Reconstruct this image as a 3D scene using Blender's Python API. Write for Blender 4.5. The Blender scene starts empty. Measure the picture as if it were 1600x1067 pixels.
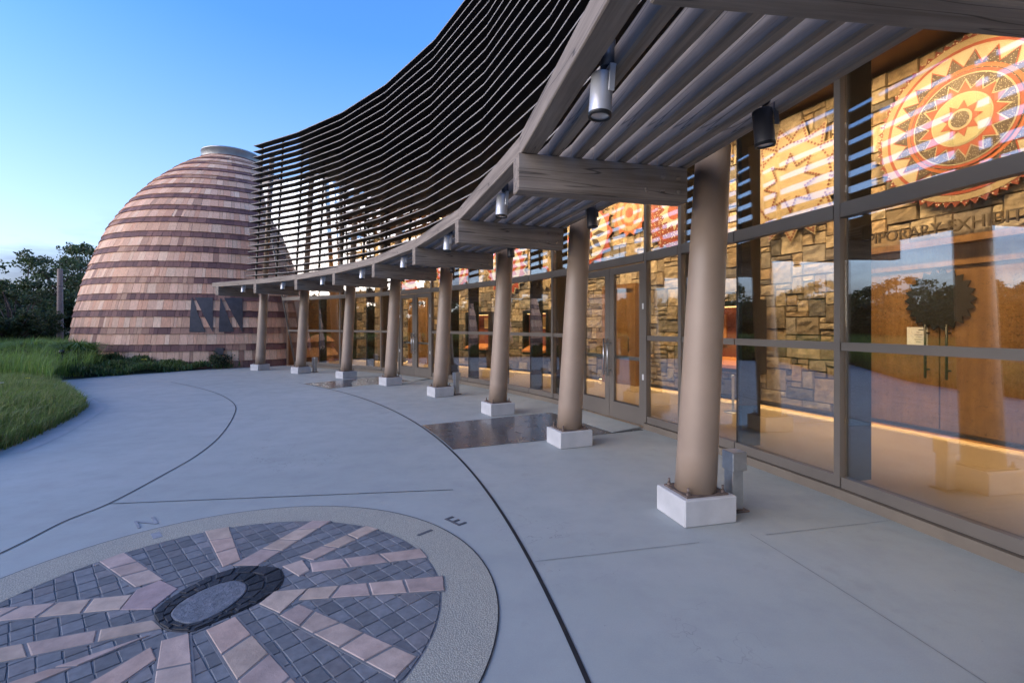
import bpy, math, random
import numpy as np
from mathutils import Vector, Matrix

R = math.radians
sc = bpy.context.scene
COL = sc.collection
random.seed(7)
rng = np.random.default_rng(7)

# ------------------------------------------------------------------ camera
cam_d = bpy.data.cameras.new("camera")
cam = bpy.data.objects.new("camera", cam_d)
COL.objects.link(cam)
cam.location = (0, 0, 1.53)
cam.rotation_euler = (R(90), 0, 0)
cam_d.sensor_width = 36
cam_d.lens = 740 / 1600 * 36
cam_d.shift_y = -24.5 / 1600
cam_d.clip_start = 0.05
cam_d.clip_end = 3000
sc.camera = cam

# ------------------------------------------------------------------ sky, sun, exposure
SUN_ELEV, SUN_AZ = 13.0, -116.0          # azimuth from +Y, clockwise positive
world = bpy.data.worlds.new("World")
sc.world = world
world.use_nodes = True
wn, wl = world.node_tree.nodes, world.node_tree.links
wn.clear()
w_out = wn.new("ShaderNodeOutputWorld")
w_bg = wn.new("ShaderNodeBackground")
w_sky = wn.new("ShaderNodeTexSky")
w_sky.sky_type = 'NISHITA'
w_sky.sun_disc = False
w_sky.sun_elevation = R(SUN_ELEV)
w_sky.sun_rotation = R(SUN_AZ)
w_sky.air_density = 1.0
w_sky.dust_density = 0.7
w_sky.ozone_density = 4.5
w_bg.inputs[1].default_value = 0.15
# soft low clouds in the sky itself
w_tc = wn.new("ShaderNodeTexCoord")
w_sep = wn.new("ShaderNodeSeparateXYZ")
wl.new(w_tc.outputs['Generated'], w_sep.inputs[0])
w_map = wn.new("ShaderNodeMapping")
w_map.inputs['Location'].default_value = (1.3, 0.1, 1.0)
w_map.inputs['Scale'].default_value = (2.2, 2.2, 9.0)
wl.new(w_tc.outputs['Generated'], w_map.inputs[0])
w_noise = wn.new("ShaderNodeTexNoise")
w_noise.inputs['Scale'].default_value = 1.7
w_noise.inputs['Detail'].default_value = 7
w_noise.inputs['Roughness'].default_value = 0.55
wl.new(w_map.outputs[0], w_noise.inputs[0])
w_r1 = wn.new("ShaderNodeMapRange")
w_r1.inputs[1].default_value = 0.40
w_r1.inputs[2].default_value = 0.60
wl.new(w_noise.outputs[0], w_r1.inputs[0])
w_r2 = wn.new("ShaderNodeMapRange")
w_r2.inputs[1].default_value = 0.20
w_r2.inputs[2].default_value = 0.10
wl.new(w_sep.outputs[2], w_r2.inputs[0])
w_mul = wn.new("ShaderNodeMath"); w_mul.operation = 'MULTIPLY'
wl.new(w_r1.outputs[0], w_mul.inputs[0]); wl.new(w_r2.outputs[0], w_mul.inputs[1])
w_mul2 = wn.new("ShaderNodeMath"); w_mul2.operation = 'MULTIPLY'
w_mul2.inputs[1].default_value = 1.0
wl.new(w_mul.outputs[0], w_mul2.inputs[0])
w_cl = wn.new("ShaderNodeMix"); w_cl.data_type = 'RGBA'; w_cl.blend_type = 'MULTIPLY'
w_cl.inputs[7].default_value = (0.42, 0.40, 0.48, 1)
wl.new(w_mul2.outputs[0], w_cl.inputs[0]); wl.new(w_sky.outputs[0], w_cl.inputs[6])
w_tint = wn.new("ShaderNodeMix"); w_tint.data_type = 'RGBA'; w_tint.blend_type = 'MULTIPLY'
w_tint.inputs[0].default_value = 1.0
w_el = wn.new("ShaderNodeMapRange"); w_el.interpolation_type = 'SMOOTHSTEP'
w_el.inputs[1].default_value = 0.02; w_el.inputs[2].default_value = 0.55
wl.new(w_sep.outputs[2], w_el.inputs[0])
w_gr = wn.new("ShaderNodeMix"); w_gr.data_type = 'RGBA'
w_gr.inputs[6].default_value = (.58, .585, .66, 1)
w_gr.inputs[7].default_value = (.50, .70, .95, 1)
wl.new(w_el.outputs[0], w_gr.inputs[0])
w_hsv = wn.new("ShaderNodeHueSaturation")
w_sat = wn.new("ShaderNodeMapRange"); w_sat.inputs[1].default_value = 0.0; w_sat.inputs[2].default_value = 0.5
w_sat.inputs[3].default_value = 0.52; w_sat.inputs[4].default_value = 1.0
wl.new(w_sep.outputs[2], w_sat.inputs[0]); wl.new(w_sat.outputs[0], w_hsv.inputs['Saturation'])
wl.new(w_cl.outputs[2], w_hsv.inputs['Color'])
wl.new(w_hsv.outputs[0], w_tint.inputs[6]); wl.new(w_gr.outputs[2], w_tint.inputs[7])
wl.new(w_tint.outputs[2], w_bg.inputs[0])
wl.new(w_bg.outputs[0], w_out.inputs[0])

sun_d = bpy.data.lights.new("sun", 'SUN')
sun = bpy.data.objects.new("sun", sun_d)
COL.objects.link(sun)
sun_d.energy = 1.1
sun_d.angle = R(70)
sun_d.color = (1.0, 0.80, 0.62)
saz, sel = R(SUN_AZ), R(SUN_ELEV)
sdir = Vector((math.sin(saz) * math.cos(sel), math.cos(saz) * math.cos(sel), math.sin(sel)))
sun.rotation_euler = sdir.to_track_quat('Z', 'Y').to_euler()

sc.view_settings.view_transform = 'Standard'
sc.view_settings.look = 'None'
sc.view_settings.gamma = 1
sc.view_settings.exposure = 1.95

# ------------------------------------------------------------------ shared geometry of the place
CX, CY = -17.2, -0.9                    # centre of the curved front
def P(a, r, z=0.0):
    t = R(a)
    return Vector((CX + r * math.cos(t), CY + r * math.sin(t), z))
def radial(a): return Vector((math.cos(R(a)), math.sin(R(a)), 0))
def tangent(a): return Vector((-math.sin(R(a)), math.cos(R(a)), 0))
COLS = [7.2, 14.2, 21.4, 28.4, 35.8, 43.2, 50.2, 57.5, 63.9]     # column bearings, near to far
BEAMS = [-0.2, 7.32] + COLS[1:]
SLAT0, SLAT1 = 3.22, 7.72              # lowest and highest slat of the screen
R_GLASS, R_STONE, CEIL = 20.80, 24.2, 5.45
def soffit(a): return float(np.interp(a, [-9, 14, 28, 40, 46, 51, 58, 62], [3.85, 3.95, 4.15, 4.55, 5.0, 5.7, 6.7, 7.2]))

# ------------------------------------------------------------------ materials
MATS = {}
class NT:
    def __init__(s, name):
        s.m = bpy.data.materials.new(name); s.m.use_nodes = True
        s.n = s.m.node_tree.nodes; s.l = s.m.node_tree.links
        s.b = s.n['Principled BSDF']; s.out = s.n['Material Output']
        MATS[name] = s.m
    def new(s, t, **kw):
        n = s.n.new(t)
        for k, v in kw.items(): setattr(n, k, v)
        return n
    def link(s, a, b): s.l.new(a, b)
    def coord(s, scale=(1, 1, 1), kind='Object'):
        tc = s.new("ShaderNodeTexCoord"); mp = s.new("ShaderNodeMapping")
        mp.inputs['Scale'].default_value = scale
        s.link(tc.outputs[kind], mp.inputs[0]); return mp.outputs[0]
    def noise(s, vec, scale, detail=5, rough=0.55):
        n = s.new("ShaderNodeTexNoise")
        n.inputs['Scale'].default_value = scale; n.inputs['Detail'].default_value = detail
        n.inputs['Roughness'].default_value = rough
        s.link(vec, n.inputs[0]); return n.outputs[0]
    def rng(s, v, a, b, c=0., d=1.):
        n = s.new("ShaderNodeMapRange")
        for i, x in enumerate((a, b, c, d)): n.inputs[i + 1].default_value = x
        s.link(v, n.inputs[0]); return n.outputs[0]
    def mix(s, fac, c1, c2, mode='MIX'):
        n = s.new("ShaderNodeMix", data_type='RGBA', blend_type=mode)
        for i, c in ((0, fac), (6, c1), (7, c2)):
            if isinstance(c, (int, float)): n.inputs[i].default_value = c
            elif isinstance(c, tuple): n.inputs[i].default_value = (*c[:3], 1)
            else: s.link(c, n.inputs[i])
        return n.outputs[2]
    def bump(s, h, strength=0.3, dist=0.01):
        n = s.new("ShaderNodeBump"); n.inputs['Strength'].default_value = strength
        n.inputs['Distance'].default_value = dist
        s.link(h, n.inputs['Height']); s.link(n.outputs[0], s.b.inputs['Normal'])
    def base(s, c):
        if isinstance(c, tuple): s.b.inputs['Base Color'].default_value = (*c[:3], 1)
        else: s.link(c, s.b.inputs['Base Color'])
    def set(s, rough=None, metal=None, spec=None):
        if rough is not None: s.b.inputs['Roughness'].default_value = rough
        if metal is not None: s.b.inputs['Metallic'].default_value = metal
        if spec is not None: s.b.inputs['Specular IOR Level'].default_value = spec

def simple(name, col, rough=0.5, metal=0.0, var=0.12, scale=6, bump=0.0, bscale=60):
    t = NT(name)
    v = t.coord()
    n = t.noise(v, scale, 5)
    dark = tuple(c * (1 - var) for c in col); light = tuple(min(1, c * (1 + var)) for c in col)
    t.base(t.mix(t.rng(n, .3, .7), dark, light))
    t.set(rough, metal)
    if bump: t.bump(t.noise(v, bscale, 4), bump, 0.004)
    return t.m

def wood(name, c1, c2, rough=0.75, grain=(1.2, 26, 26)):
    t = NT(name)
    v = t.coord(grain)
    oi = t.new("ShaderNodeObjectInfo")
    add = t.new("ShaderNodeVectorMath", operation='ADD')
    mul = t.new("ShaderNodeVectorMath", operation='SCALE'); mul.inputs[0].default_value = (37, 17, 11)
    t.link(oi.outputs['Random'], mul.inputs['Scale'])
    t.link(v, add.inputs[0]); t.link(mul.outputs[0], add.inputs[1])
    g = t.noise(add.outputs[0], 1.0, 8, 0.65)
    w = t.noise(t.coord((1.5, 4, 4)), 1.3, 4)
    col = t.mix(t.rng(g, .33, .68), c1, c2)
    col = t.mix(t.rng(w, .35, .75, 0, .45), col, tuple(c * .55 for c in c1))
    k_ = t.noise(t.coord((.45, 9, 9)), 1.0, 2)
    kd = t.new("ShaderNodeMath", operation='SUBTRACT'); kd.inputs[1].default_value = .5; t.link(k_, kd.inputs[0])
    ka = t.new("ShaderNodeMath", operation='ABSOLUTE'); t.link(kd.outputs[0], ka.inputs[0])
    col = t.mix(t.rng(ka.outputs[0], .010, .003, 0, .75), col, tuple(c * .2 for c in c1))
    t.base(col); t.set(rough)
    t.bump(g, 0.35, 0.004)
    return t.m

# concrete of the plaza
t = NT('concrete')
v = t.coord()
n1 = t.noise(v, 0.35, 6, .6); n2 = t.noise(v, 3.0, 7, .62); n3 = t.noise(v, 140, 3)
mp = t.coord((0.25, 2.2, 1)); n4 = t.noise(mp, 1.2, 6, .6)
c = t.mix(t.rng(n1, .3, .72), (.305, .332, .315), (.385, .412, .392))
c = t.mix(t.rng(n2, .45, .75, 0, .30), c, (.24, .245, .255))
c = t.mix(t.rng(n4, .5, .75, 0, .25), c, (.42, .42, .42))
c = t.mix(t.rng(n3, .3, .7, 0, .18), c, (.20, .20, .21))
vo = t.new("ShaderNodeTexVoronoi"); vo.inputs['Scale'].default_value = 1.1
t.link(v, vo.inputs[0])
c = t.mix(t.rng(vo.outputs[0], .035, .0, 0, .5), c, (.17, .17, .18))
n5 = t.noise(v, .9, 5, .6); n6 = t.noise(v, .45, 3)
di = t.new("ShaderNodeMath", operation='SUBTRACT'); di.inputs[1].default_value = .5; t.link(n5, di.inputs[0])
da = t.new("ShaderNodeMath", operation='ABSOLUTE'); t.link(di.outputs[0], da.inputs[0])
cm = t.new("ShaderNodeMath", operation='MULTIPLY'); t.link(t.rng(da.outputs[0], .0022, .0006), cm.inputs[0]); t.link(t.rng(n6, .54, .60, 0, .55), cm.inputs[1])
c = t.mix(cm.outputs[0], c, (.13, .13, .13))
n7 = t.noise(v, 1.6, 4, .7); c = t.mix(t.rng(n7, .60, .70, 0, .22), c, (.20, .20, .19))
n8 = t.noise(v, 22, 2); c = t.mix(t.rng(n8, .74, .78, 0, .5), c, (.18, .17, .16))
t.base(c); t.set(spec=.35)
t.link(t.rng(n2, .3, .7, .5, .72), t.b.inputs['Roughness'])
t.bump(n3, .12, .003)

simple('concrete_edge', (.40, .40, .39), .8, var=.1, scale=3, bump=.15)
simple('plinth_concrete', (.47, .46, .445), .85, var=.13, scale=4, bump=.4, bscale=28)
simple('joint_black', (.012, .012, .014), .6, var=.3)
simple('saw_cut', (.19, .20, .20), .9, var=.4, scale=9)
simple('column_paint', (.30, .218, .155), .42, var=.09, scale=2.2, bump=.03)
simple('bronze_frame', (.165, .142, .118), .42, .25, var=.05, scale=4)
simple('bronze_dark', (.030, .028, .026), .45, .2, var=.1)
simple('base_board', (.165, .135, .102), .6, var=.1, scale=4, bump=.1)
simple('steel', (.50, .51, .52), .32, .9, var=.15, scale=9, bump=.04, bscale=20)
simple('rusty_steel', (.16, .12, .10), .6, .4, var=.3, scale=14, bump=.2)
simple('silver_paint', (.52, .52, .52), .35, .4, var=.04)
simple('grey_paint', (.10, .10, .11), .4, .3, var=.06)
simple('black_paint', (.012, .012, .012), .45, var=.2)
simple('lens', (.75, .76, .78), .08, .6, var=.05)
simple('zinc', (.40, .42, .44), .38, .7, var=.12, scale=3)
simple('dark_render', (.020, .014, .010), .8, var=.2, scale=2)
simple('ceiling_paint', (.16, .09, .05), .8, var=.08, scale=1)
simple('paper', (.80, .78, .74), .8, var=.02)
simple('white_plastic', (.7, .7, .68), .5, var=.03)
simple('dark_disc', (.010, .009, .008), .7, var=.2)
simple('case_black', (.012, .011, .010), .4, var=.1)
simple('case_red', (.26, .075, .045), .6, var=.12, scale=2)
simple('case_orange', (.55, .22, .08), .5, var=.1, scale=3)
simple('case_gold', (.80, .52, .20), .5, var=.15, scale=4)
simple('yellow_petal', (.75, .66, .06), .6, var=.1)
simple('white_petal', (.75, .75, .72), .6, var=.1)
simple('bark', (.085, .062, .048), .9, var=.35, scale=8, bump=.6, bscale=14)
simple('letter_grey', (.085, .09, .10), .7, var=.2, scale=20)
simple('letter_faded', (.25, .265, .285), .7, var=.2, scale=20)
simple('sign_letter', (.085, .062, .042), .5, var=.1)
simple('soil', (.045, .038, .028), .95, var=.3, scale=3, bump=.5)
wood('weathered_wood', (.170, .130, .096), (.325, .265, .210))
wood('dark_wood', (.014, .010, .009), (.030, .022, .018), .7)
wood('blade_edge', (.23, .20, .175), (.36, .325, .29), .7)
wood('pole_wood', (.20, .145, .115), (.36, .27, .22), .8, (26, 26, 1.2))
wood('door_wood', (.20, .10, .034), (.31, .165, .060), .32, (14, 14, .8))

# polished gallery floor
t = NT('polished_floor')
v = t.coord(); n1 = t.noise(v, .8, 5); n2 = t.noise(v, 6, 6)
c = t.mix(t.rng(n1, .3, .7), (.34, .26, .18), (.42, .33, .235))
t.base(t.mix(t.rng(n2, .45, .7, 0, .25), c, (.28, .215, .15))); t.set(.30)

# tinted attribute materials: colour comes from each piece's own random tint
def tinted(name, rough=.8, nscale=30, amt=.35, bumps=.4, bd=.006, coord=(1, 1, 1), metal=0):
    t = NT(name)
    at = t.new("ShaderNodeAttribute", attribute_name='tint')
    v = t.coord(coord); n = t.noise(v, nscale, 7, .62)
    dark = t.mix(1.0, at.outputs[0], tuple([1 - amt] * 3), 'MULTIPLY')
    t.base(t.mix(t.rng(n, .32, .66), dark, at.outputs[0]))
    t.set(rough, metal)
    t.bump(n, bumps, bd)
    return t
tinted('stone', .85, 8, .5, .9, .022)
tinted('shingle', .8, 3.0, .30, .25, .004, (9, 9, 1.4))
tinted('paver', .75, 26, .30, .5, .004)
tinted('pink_stone', .7, 9, .30, .8, .008)
tinted('black_cobble', .6, 24, .45, .9, .010)
tt = tinted('leaf', .55, 3, .25, 0, .001)
tl_ = tt.new("ShaderNodeBsdfTranslucent"); tm_ = tt.new("ShaderNodeMixShader"); tm_.inputs[0].default_value = .42
ta_ = [n for n in tt.n if n.bl_idname == 'ShaderNodeAttribute'][0]
tt.link(ta_.outputs[0], tl_.inputs[0]); tt.link(tt.b.outputs[0], tm_.inputs[1]); tt.link(tl_.outputs[0], tm_.inputs[2]); tt.link(tm_.outputs[0], tt.out.inputs[0])

t = NT('aggregate')
v = t.coord(); vo = t.new("ShaderNodeTexVoronoi"); vo.inputs['Scale'].default_value = 120
t.link(v, vo.inputs[0])
c = t.mix(t.rng(vo.outputs[0], .1, .6), (.46, .44, .355), (.28, .27, .225))
n = t.noise(v, 200, 2); c = t.mix(t.rng(n, .55, .7, 0, .6), c, (.46, .45, .40))
n = t.noise(v, 1.5, 5); c = t.mix(t.rng(n, .4, .7, 0, .25), c, (.20, .20, .19))
t.base(c); t.set(.8); t.bump(vo.outputs[0], .5, .004)
t = NT('rough_granite')
v = t.coord(); n = t.noise(v, 28, 8, .7); n2 = t.noise(v, 90, 3)
c = t.mix(t.rng(n, .35, .65), (.085, .095, .11), (.19, .20, .225))
t.base(c); t.set(.55); t.bump(n, .9, .012)
simple('grout', (.20, .20, .20), .9, var=.25, scale=20, bump=.3)

# dark polished tile before the doors: small bricks in courses
t = NT('dark_tile')
v = t.coord()
br = t.new("ShaderNodeTexBrick"); br.inputs['Scale'].default_value = 1.0
br.inputs['Brick Width'].default_value = .30; br.inputs['Row Height'].default_value = .075
br.inputs['Mortar Size'].default_value = .004
br.inputs['Color1'].default_value = (.045, .048, .054, 1); br.inputs['Color2'].default_value = (.080, .083, .090, 1)
br.inputs['Mortar'].default_value = (.10, .10, .105, 1)
t.link(v, br.inputs[0]); n = t.noise(v, 9, 5)
t.base(t.mix(t.rng(n, .4, .7, 0, .4), br.outputs[0], (.075, .07, .072)))
t.link(t.rng(n, .3, .7, .13, .30), t.b.inputs['Roughness'])
bn = t.new("ShaderNodeMath", operation='MULTIPLY'); bn.inputs[1].default_value = -1
t.link(br.outputs[1], bn.inputs[0]); t.bump(bn.outputs[0], .4, .003)

# glass: one thin pane, both faces reflecting by angle
t = NT('glass')
t.n.remove(t.b)
geo = t.new("ShaderNodeNewGeometry")
dot = t.new("ShaderNodeVectorMath", operation='DOT_PRODUCT')
t.link(geo.outputs['Normal'], dot.inputs[0]); t.link(geo.outputs['Incoming'], dot.inputs[1])
ab = t.new("ShaderNodeMath", operation='ABSOLUTE'); t.link(dot.outputs['Value'], ab.inputs[0])
om = t.new("ShaderNodeMath", operation='SUBTRACT'); om.inputs[0].default_value = 1; t.link(ab.outputs[0], om.inputs[1])
pw = t.new("ShaderNodeMath", operation='POWER'); pw.inputs[1].default_value = 5; t.link(om.outputs[0], pw.inputs[0])
fr = t.rng(pw.outputs[0], 0, 1, .22, 1.0)
tr = t.new("ShaderNodeBsdfTransparent"); tr.inputs[0].default_value = (.92, .95, .94, 1)
gl = t.new("ShaderNodeBsdfGlossy"); gl.inputs['Roughness'].default_value = 0.0
ms = t.new("ShaderNodeMixShader")
t.link(fr, ms.inputs[0]); t.link(tr.outputs[0], ms.inputs[1]); t.link(gl.outputs[0], ms.inputs[2])
t.link(ms.outputs[0], t.out.inputs[0])

def emit(name, col, strength):
    t = NT(name); t.base(col)
    t.b.inputs['Emission Color'].default_value = (*col, 1); t.b.inputs['Emission Strength'].default_value = strength
    return t.m
emit('lamp_glow', (1, .72, .40), 4)
emit('strip_glow', (1, .62, .25), 4)
emit('case_light', (1, .55, .2), 1.0)

# art panels
simple('art_red', (.24, .040, .018), .5, var=.12, scale=4)
simple('art_orange', (.32, .085, .026), .5, var=.1, scale=4)
simple('art_cream', (.33, .285, .205), .5, var=.08, scale=3)
simple('art_tan', (.285, .215, .13), .5, var=.14, scale=2.2)
simple('art_olive', (.27, .25, .15), .5, var=.08, scale=3)
simple('art_brown', (.13, .030, .012), .5, var=.1)
simple('art_black', (.03, .018, .012), .5, var=.1)
def dotted(name, base, dots, scale, thr):
    t = NT(name); v = t.coord()
    vo = t.new("ShaderNodeTexVoronoi"); vo.inputs['Scale'].default_value = scale; vo.inputs['Randomness'].default_value = .75
    t.link(v, vo.inputs[0])
    t.base(t.mix(t.rng(vo.outputs[0], thr + .06, thr), base, dots)); t.set(.5)
dotted('art_dots', (.045, .025, .018), (.40, .35, .27), 42, .21)
dotted('art_reddots', (.16, .028, .014), (.42, .37, .29), 20, .25)

# ------------------------------------------------------------------ mesh builder
class MB:
    def __init__(s): s.v = []; s.f = []; s.m = []; s.t = []; s.sm = []
    def vert(s, p): s.v.append((p[0], p[1], p[2])); return len(s.v) - 1
    def face(s, idx, m=0, t=None, smooth=False):
        s.f.append(tuple(idx)); s.m.append(m); s.t.append(t or (1, 1, 1)); s.sm.append(smooth)
    def poly(s, pts, m=0, t=None): s.face([s.vert(p) for p in pts], m, t)
    def hexa(s, p, m=0, t=None, ms=None):
        # p: 8 points, bottom loop 0-3 (ccw from above), top loop 4-7
        i = [s.vert(q) for q in p]
        fs = [(3, 2, 1, 0), (4, 5, 6, 7), (0, 1, 5, 4), (1, 2, 6, 5), (2, 3, 7, 6), (3, 0, 4, 7)]
        for k, q in enumerate(fs): s.face([i[j] for j in q], ms[k] if ms else m, t)
    def box(s, c, size, M=None, m=0, t=None, bev=0.0):
        hx, hy, hz = size[0] / 2, size[1] / 2, size[2] / 2
        if bev:
            b = bev
            loops = []
            for z, k in ((-hz, 1), (-hz + b, 0), (hz - b, 0), (hz, 1)):
                e = b * k
                X, Y = hx - e, hy - e; q = b if not k else b * .6
                loops.append([(-X + q, -Y, z), (X - q, -Y, z), (X, -Y + q, z), (X, Y - q, z), (X - q, Y, z), (-X + q, Y, z), (-X, Y - q, z), (-X, -Y + q, z)])
            s.loft(loops, M, c, m, t, cap=True, smooth=False)
            return
        pts = [Vector((x, y, z)) for z in (-hz, hz) for x, y in ((-hx, -hy), (hx, -hy), (hx, hy), (-hx, hy))]
        if M: pts = [M @ p for p in pts]
        s.hexa([p + Vector(c) for p in pts], m, t)
    def loft(s, loops, M=None, c=(0, 0, 0), m=0, t=None, cap=True, smooth=True):
        rows = []
        for L in loops:
            r = []
            for p in L:
                q = Vector(p)
                if M: q = M @ q
                r.append(s.vert(q + Vector(c)))
            rows.append(r)
        n = len(rows[0])
        for a, b in zip(rows[:-1], rows[1:]):
            for i in range(n):
                j = (i + 1) % n
                s.face((a[i], a[j], b[j], b[i]), m, t, smooth)
        if cap:
            s.face(rows[0][::-1], m, t); s.face(rows[-1], m, t)
    def lathe(s, prof, c=(0, 0, 0), n=24, M=None, m=0, t=None, cap=True, smooth=True):
        loops = [[(r * math.cos(2 * math.pi * i / n), r * math.sin(2 * math.pi * i / n), z) for i in range(n)] for r, z in prof]
        s.loft(loops, M, c, m, t, cap, smooth)
    def tube(s, pts, radii, n=8, m=0, t=None, cap=True):
        pts = [Vector(p) for p in pts]; loops = []
        for i, p in enumerate(pts):
            d = (pts[min(i + 1, len(pts) - 1)] - pts[max(i - 1, 0)]).normalized()
            u = d.cross(Vector((0, 0, 1)))
            if u.length < 1e-3: u = Vector((1, 0, 0))
            u.normalize(); w = u.cross(d).normalized() * -1
            r = radii[i] if hasattr(radii, '__len__') else radii
            loops.append([p + (u * math.cos(2 * math.pi * k / n) + w * math.sin(2 * math.pi * k / n)) * r for k in range(n)])
        s.loft(loops, None, (0, 0, 0), m, t, cap)
    def arc(s, r0, r1, a0, a1, z0, z1, n, m=0, ms=None):
        # curved slab; z0, z1 numbers or functions of bearing
        fz = lambda z, a: z(a) if callable(z) else z
        A = [a0 + (a1 - a0) * i / n for i in range(n + 1)]
        rows = []
        for a in A:
            rows.append([s.vert(P(a, r0, fz(z0, a))), s.vert(P(a, r1, fz(z0, a))), s.vert(P(a, r1, fz(z1, a))), s.vert(P(a, r0, fz(z1, a)))])
        for p, q in zip(rows[:-1], rows[1:]):
            for k in range(4):
                l = (k + 1) % 4
                s.face((p[k], p[l], q[l], q[k]), ms[k] if ms else m)
        s.face(rows[0][::-1], m); s.face(rows[-1], m)
    def build(s, name, mats, parent=None, origin=(0, 0, 0), loc=None, rot=None, tint=False):
        o0 = Vector(origin)
        me = bpy.data.meshes.new(name)
        me.from_pydata([(v[0] - o0.x, v[1] - o0.y, v[2] - o0.z) for v in s.v], [], s.f)
        for mt in ([mats] if isinstance(mats, str) else mats): me.materials.append(MATS[mt])
        me.polygons.foreach_set('material_index', s.m)
        me.polygons.foreach_set('use_smooth', s.sm)
        if tint:
            at = me.attributes.new('tint', 'FLOAT_COLOR', 'FACE')
            at.data.foreach_set('color', np.array([(*c, 1) for c in s.t], 'f').ravel())
        me.update()
        ob = bpy.data.objects.new(name, me); COL.objects.link(ob)
        if parent is not None: ob.parent = parent
        if loc is not None: ob.location = loc
        elif parent is None: ob.location = o0
        if rot is not None: ob.rotation_euler = rot
        return ob

def np_mesh(name, verts, nper, mat, tint, parent=None, loc=(0, 0, 0)):
    """many loose n-gons from an (N, nper, 3) array, one tint per face"""
    N = len(verts); me = bpy.data.meshes.new(name)
    me.vertices.add(N * nper); me.vertices.foreach_set('co', verts.astype('f').ravel())
    me.loops.add(N * nper); me.loops.foreach_set('vertex_index', np.arange(N * nper, dtype='i'))
    me.polygons.add(N); me.polygons.foreach_set('loop_start', np.arange(0, N * nper, nper, dtype='i'))
    me.update(calc_edges=True); me.validate()
    at = me.attributes.new('tint', 'FLOAT_COLOR', 'FACE')
    at.data.foreach_set('color', np.c_[tint, np.ones(N)].astype('f').ravel())
    me.materials.append(MATS[mat])
    ob = bpy.data.objects.new(name, me); COL.objects.link(ob); ob.location = loc
    if parent is not None: ob.parent = parent
    return ob

def tag(o, label=None, cat=None, group=None, kind=None):
    if label: o['label'] = label
    if cat: o['category'] = cat
    if group: o['group'] = group
    if kind: o['kind'] = kind
    return o
def thing(name, label, cat, loc=(0, 0, 0), rz=0.0, group=None):
    o = bpy.data.objects.new(name, None); COL.objects.link(o)
    o.empty_display_size = .2
    o.location = loc; o.rotation_euler = (0, 0, rz)
    return tag(o, label, cat, group)
def copy_tree(o, parent=None):
    c = o.copy(); COL.objects.link(c)
    if parent is not None: c.parent = parent
    for ch in list(o.children): copy_tree(ch, c)
    return c
def Mrad(a):      # local x = outward radial, y = tangent
    return Matrix.Rotation(R(a), 3, 'Z')

# ------------------------------------------------------------------ ground, plaza, joints
g = MB()
n = 64
ring = [g.vert((900 * math.cos(2 * math.pi * i / n), 900 * math.sin(2 * math.pi * i / n), -.03)) for i in range(n)]
g.face(ring)
t = NT('dry_ground')
v = t.coord(); c = t.mix(t.rng(t.noise(v, .15, 6), .35, .65), (.05, .062, .026), (.10, .09, .045))
t.base(c); t.set(.95)
tag(g.build('ground', 'dry_ground'), kind='structure')

g = MB()
g.poly([(-17, -14, 0), (26, -14, 0), (26, 30, 0), (-17, 30, 0)])
tag(g.build('plaza', 'concrete'), kind='structure')

def strip(pts, w, z):
    m = MB(); pts = [Vector((p[0], p[1], 0)) for p in pts]; L = []; Rr = []
    for i, p in enumerate(pts):
        d = (pts[min(i + 1, len(pts) - 1)] - pts[max(i - 1, 0)]).normalized(); nn = Vector((-d.y, d.x, 0))
        L.append(m.vert((p + nn * w / 2) + Vector((0, 0, z)))); Rr.append(m.vert((p - nn * w / 2) + Vector((0, 0, z))))
    for i in range(len(pts) - 1): m.face((L[i + 1], L[i], Rr[i], Rr[i + 1]))
    return m
def smooth_pts(pts, n=8):
    pts = [Vector((*p, 0)) for p in pts]; out = []
    for i in range(len(pts) - 1):
        p0, p1, p2, p3 = pts[max(i - 1, 0)], pts[i], pts[i + 1], pts[min(i + 2, len(pts) - 1)]
        for k in range(n):
            u = k / n
            out.append(.5 * ((2 * p1) + (p2 - p0) * u + (2 * p0 - 5 * p1 + 4 * p2 - p3) * u * u + (3 * p1 - p0 - 3 * p2 + p3) * u ** 3))
    out.append(pts[-1]); return out
jr = [P(a, 17.77) for a in np.arange(-8, 50, .6)]
tag(strip(jr, .024, .004).build('expansion_joint', 'joint_black'), kind='structure')
LJ = [(-3.2, .6), (-3.42, 2.2), (-3.44, 3.18), (-3.5, 3.7), (-3.47, 4.09), (-3.57, 4.8), (-3.73, 5.63), (-4.07, 6.62), (-4.72, 8.03), (-5.39, 9.2), (-6.45, 10.48), (-7.73, 11.67), (-9.3, 12.9)]
tag(strip(smooth_pts(LJ), .014, .004).build('expansion_joint', 'joint_black'), kind='structure')
tag(strip([(-3.47, 4.07), (-.55, 4.42)], .010, .004).build('control_joint', 'joint_black'), kind='structure')
for pts in ([P(12.9, r) for r in (17.8, 19.0)], [P(12.9, r) for r in (19.55, 20.7)], [P(a, 19.45) for a in np.arange(-6, 13.2, .5)],
            [P(34.8, r) for r in (17.8, 18.9)], [P(56.3, r) for r in (17.8, 19)]):
    tag(strip(pts, .005, .004).build('saw_cut', 'saw_cut'), kind='structure')

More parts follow.
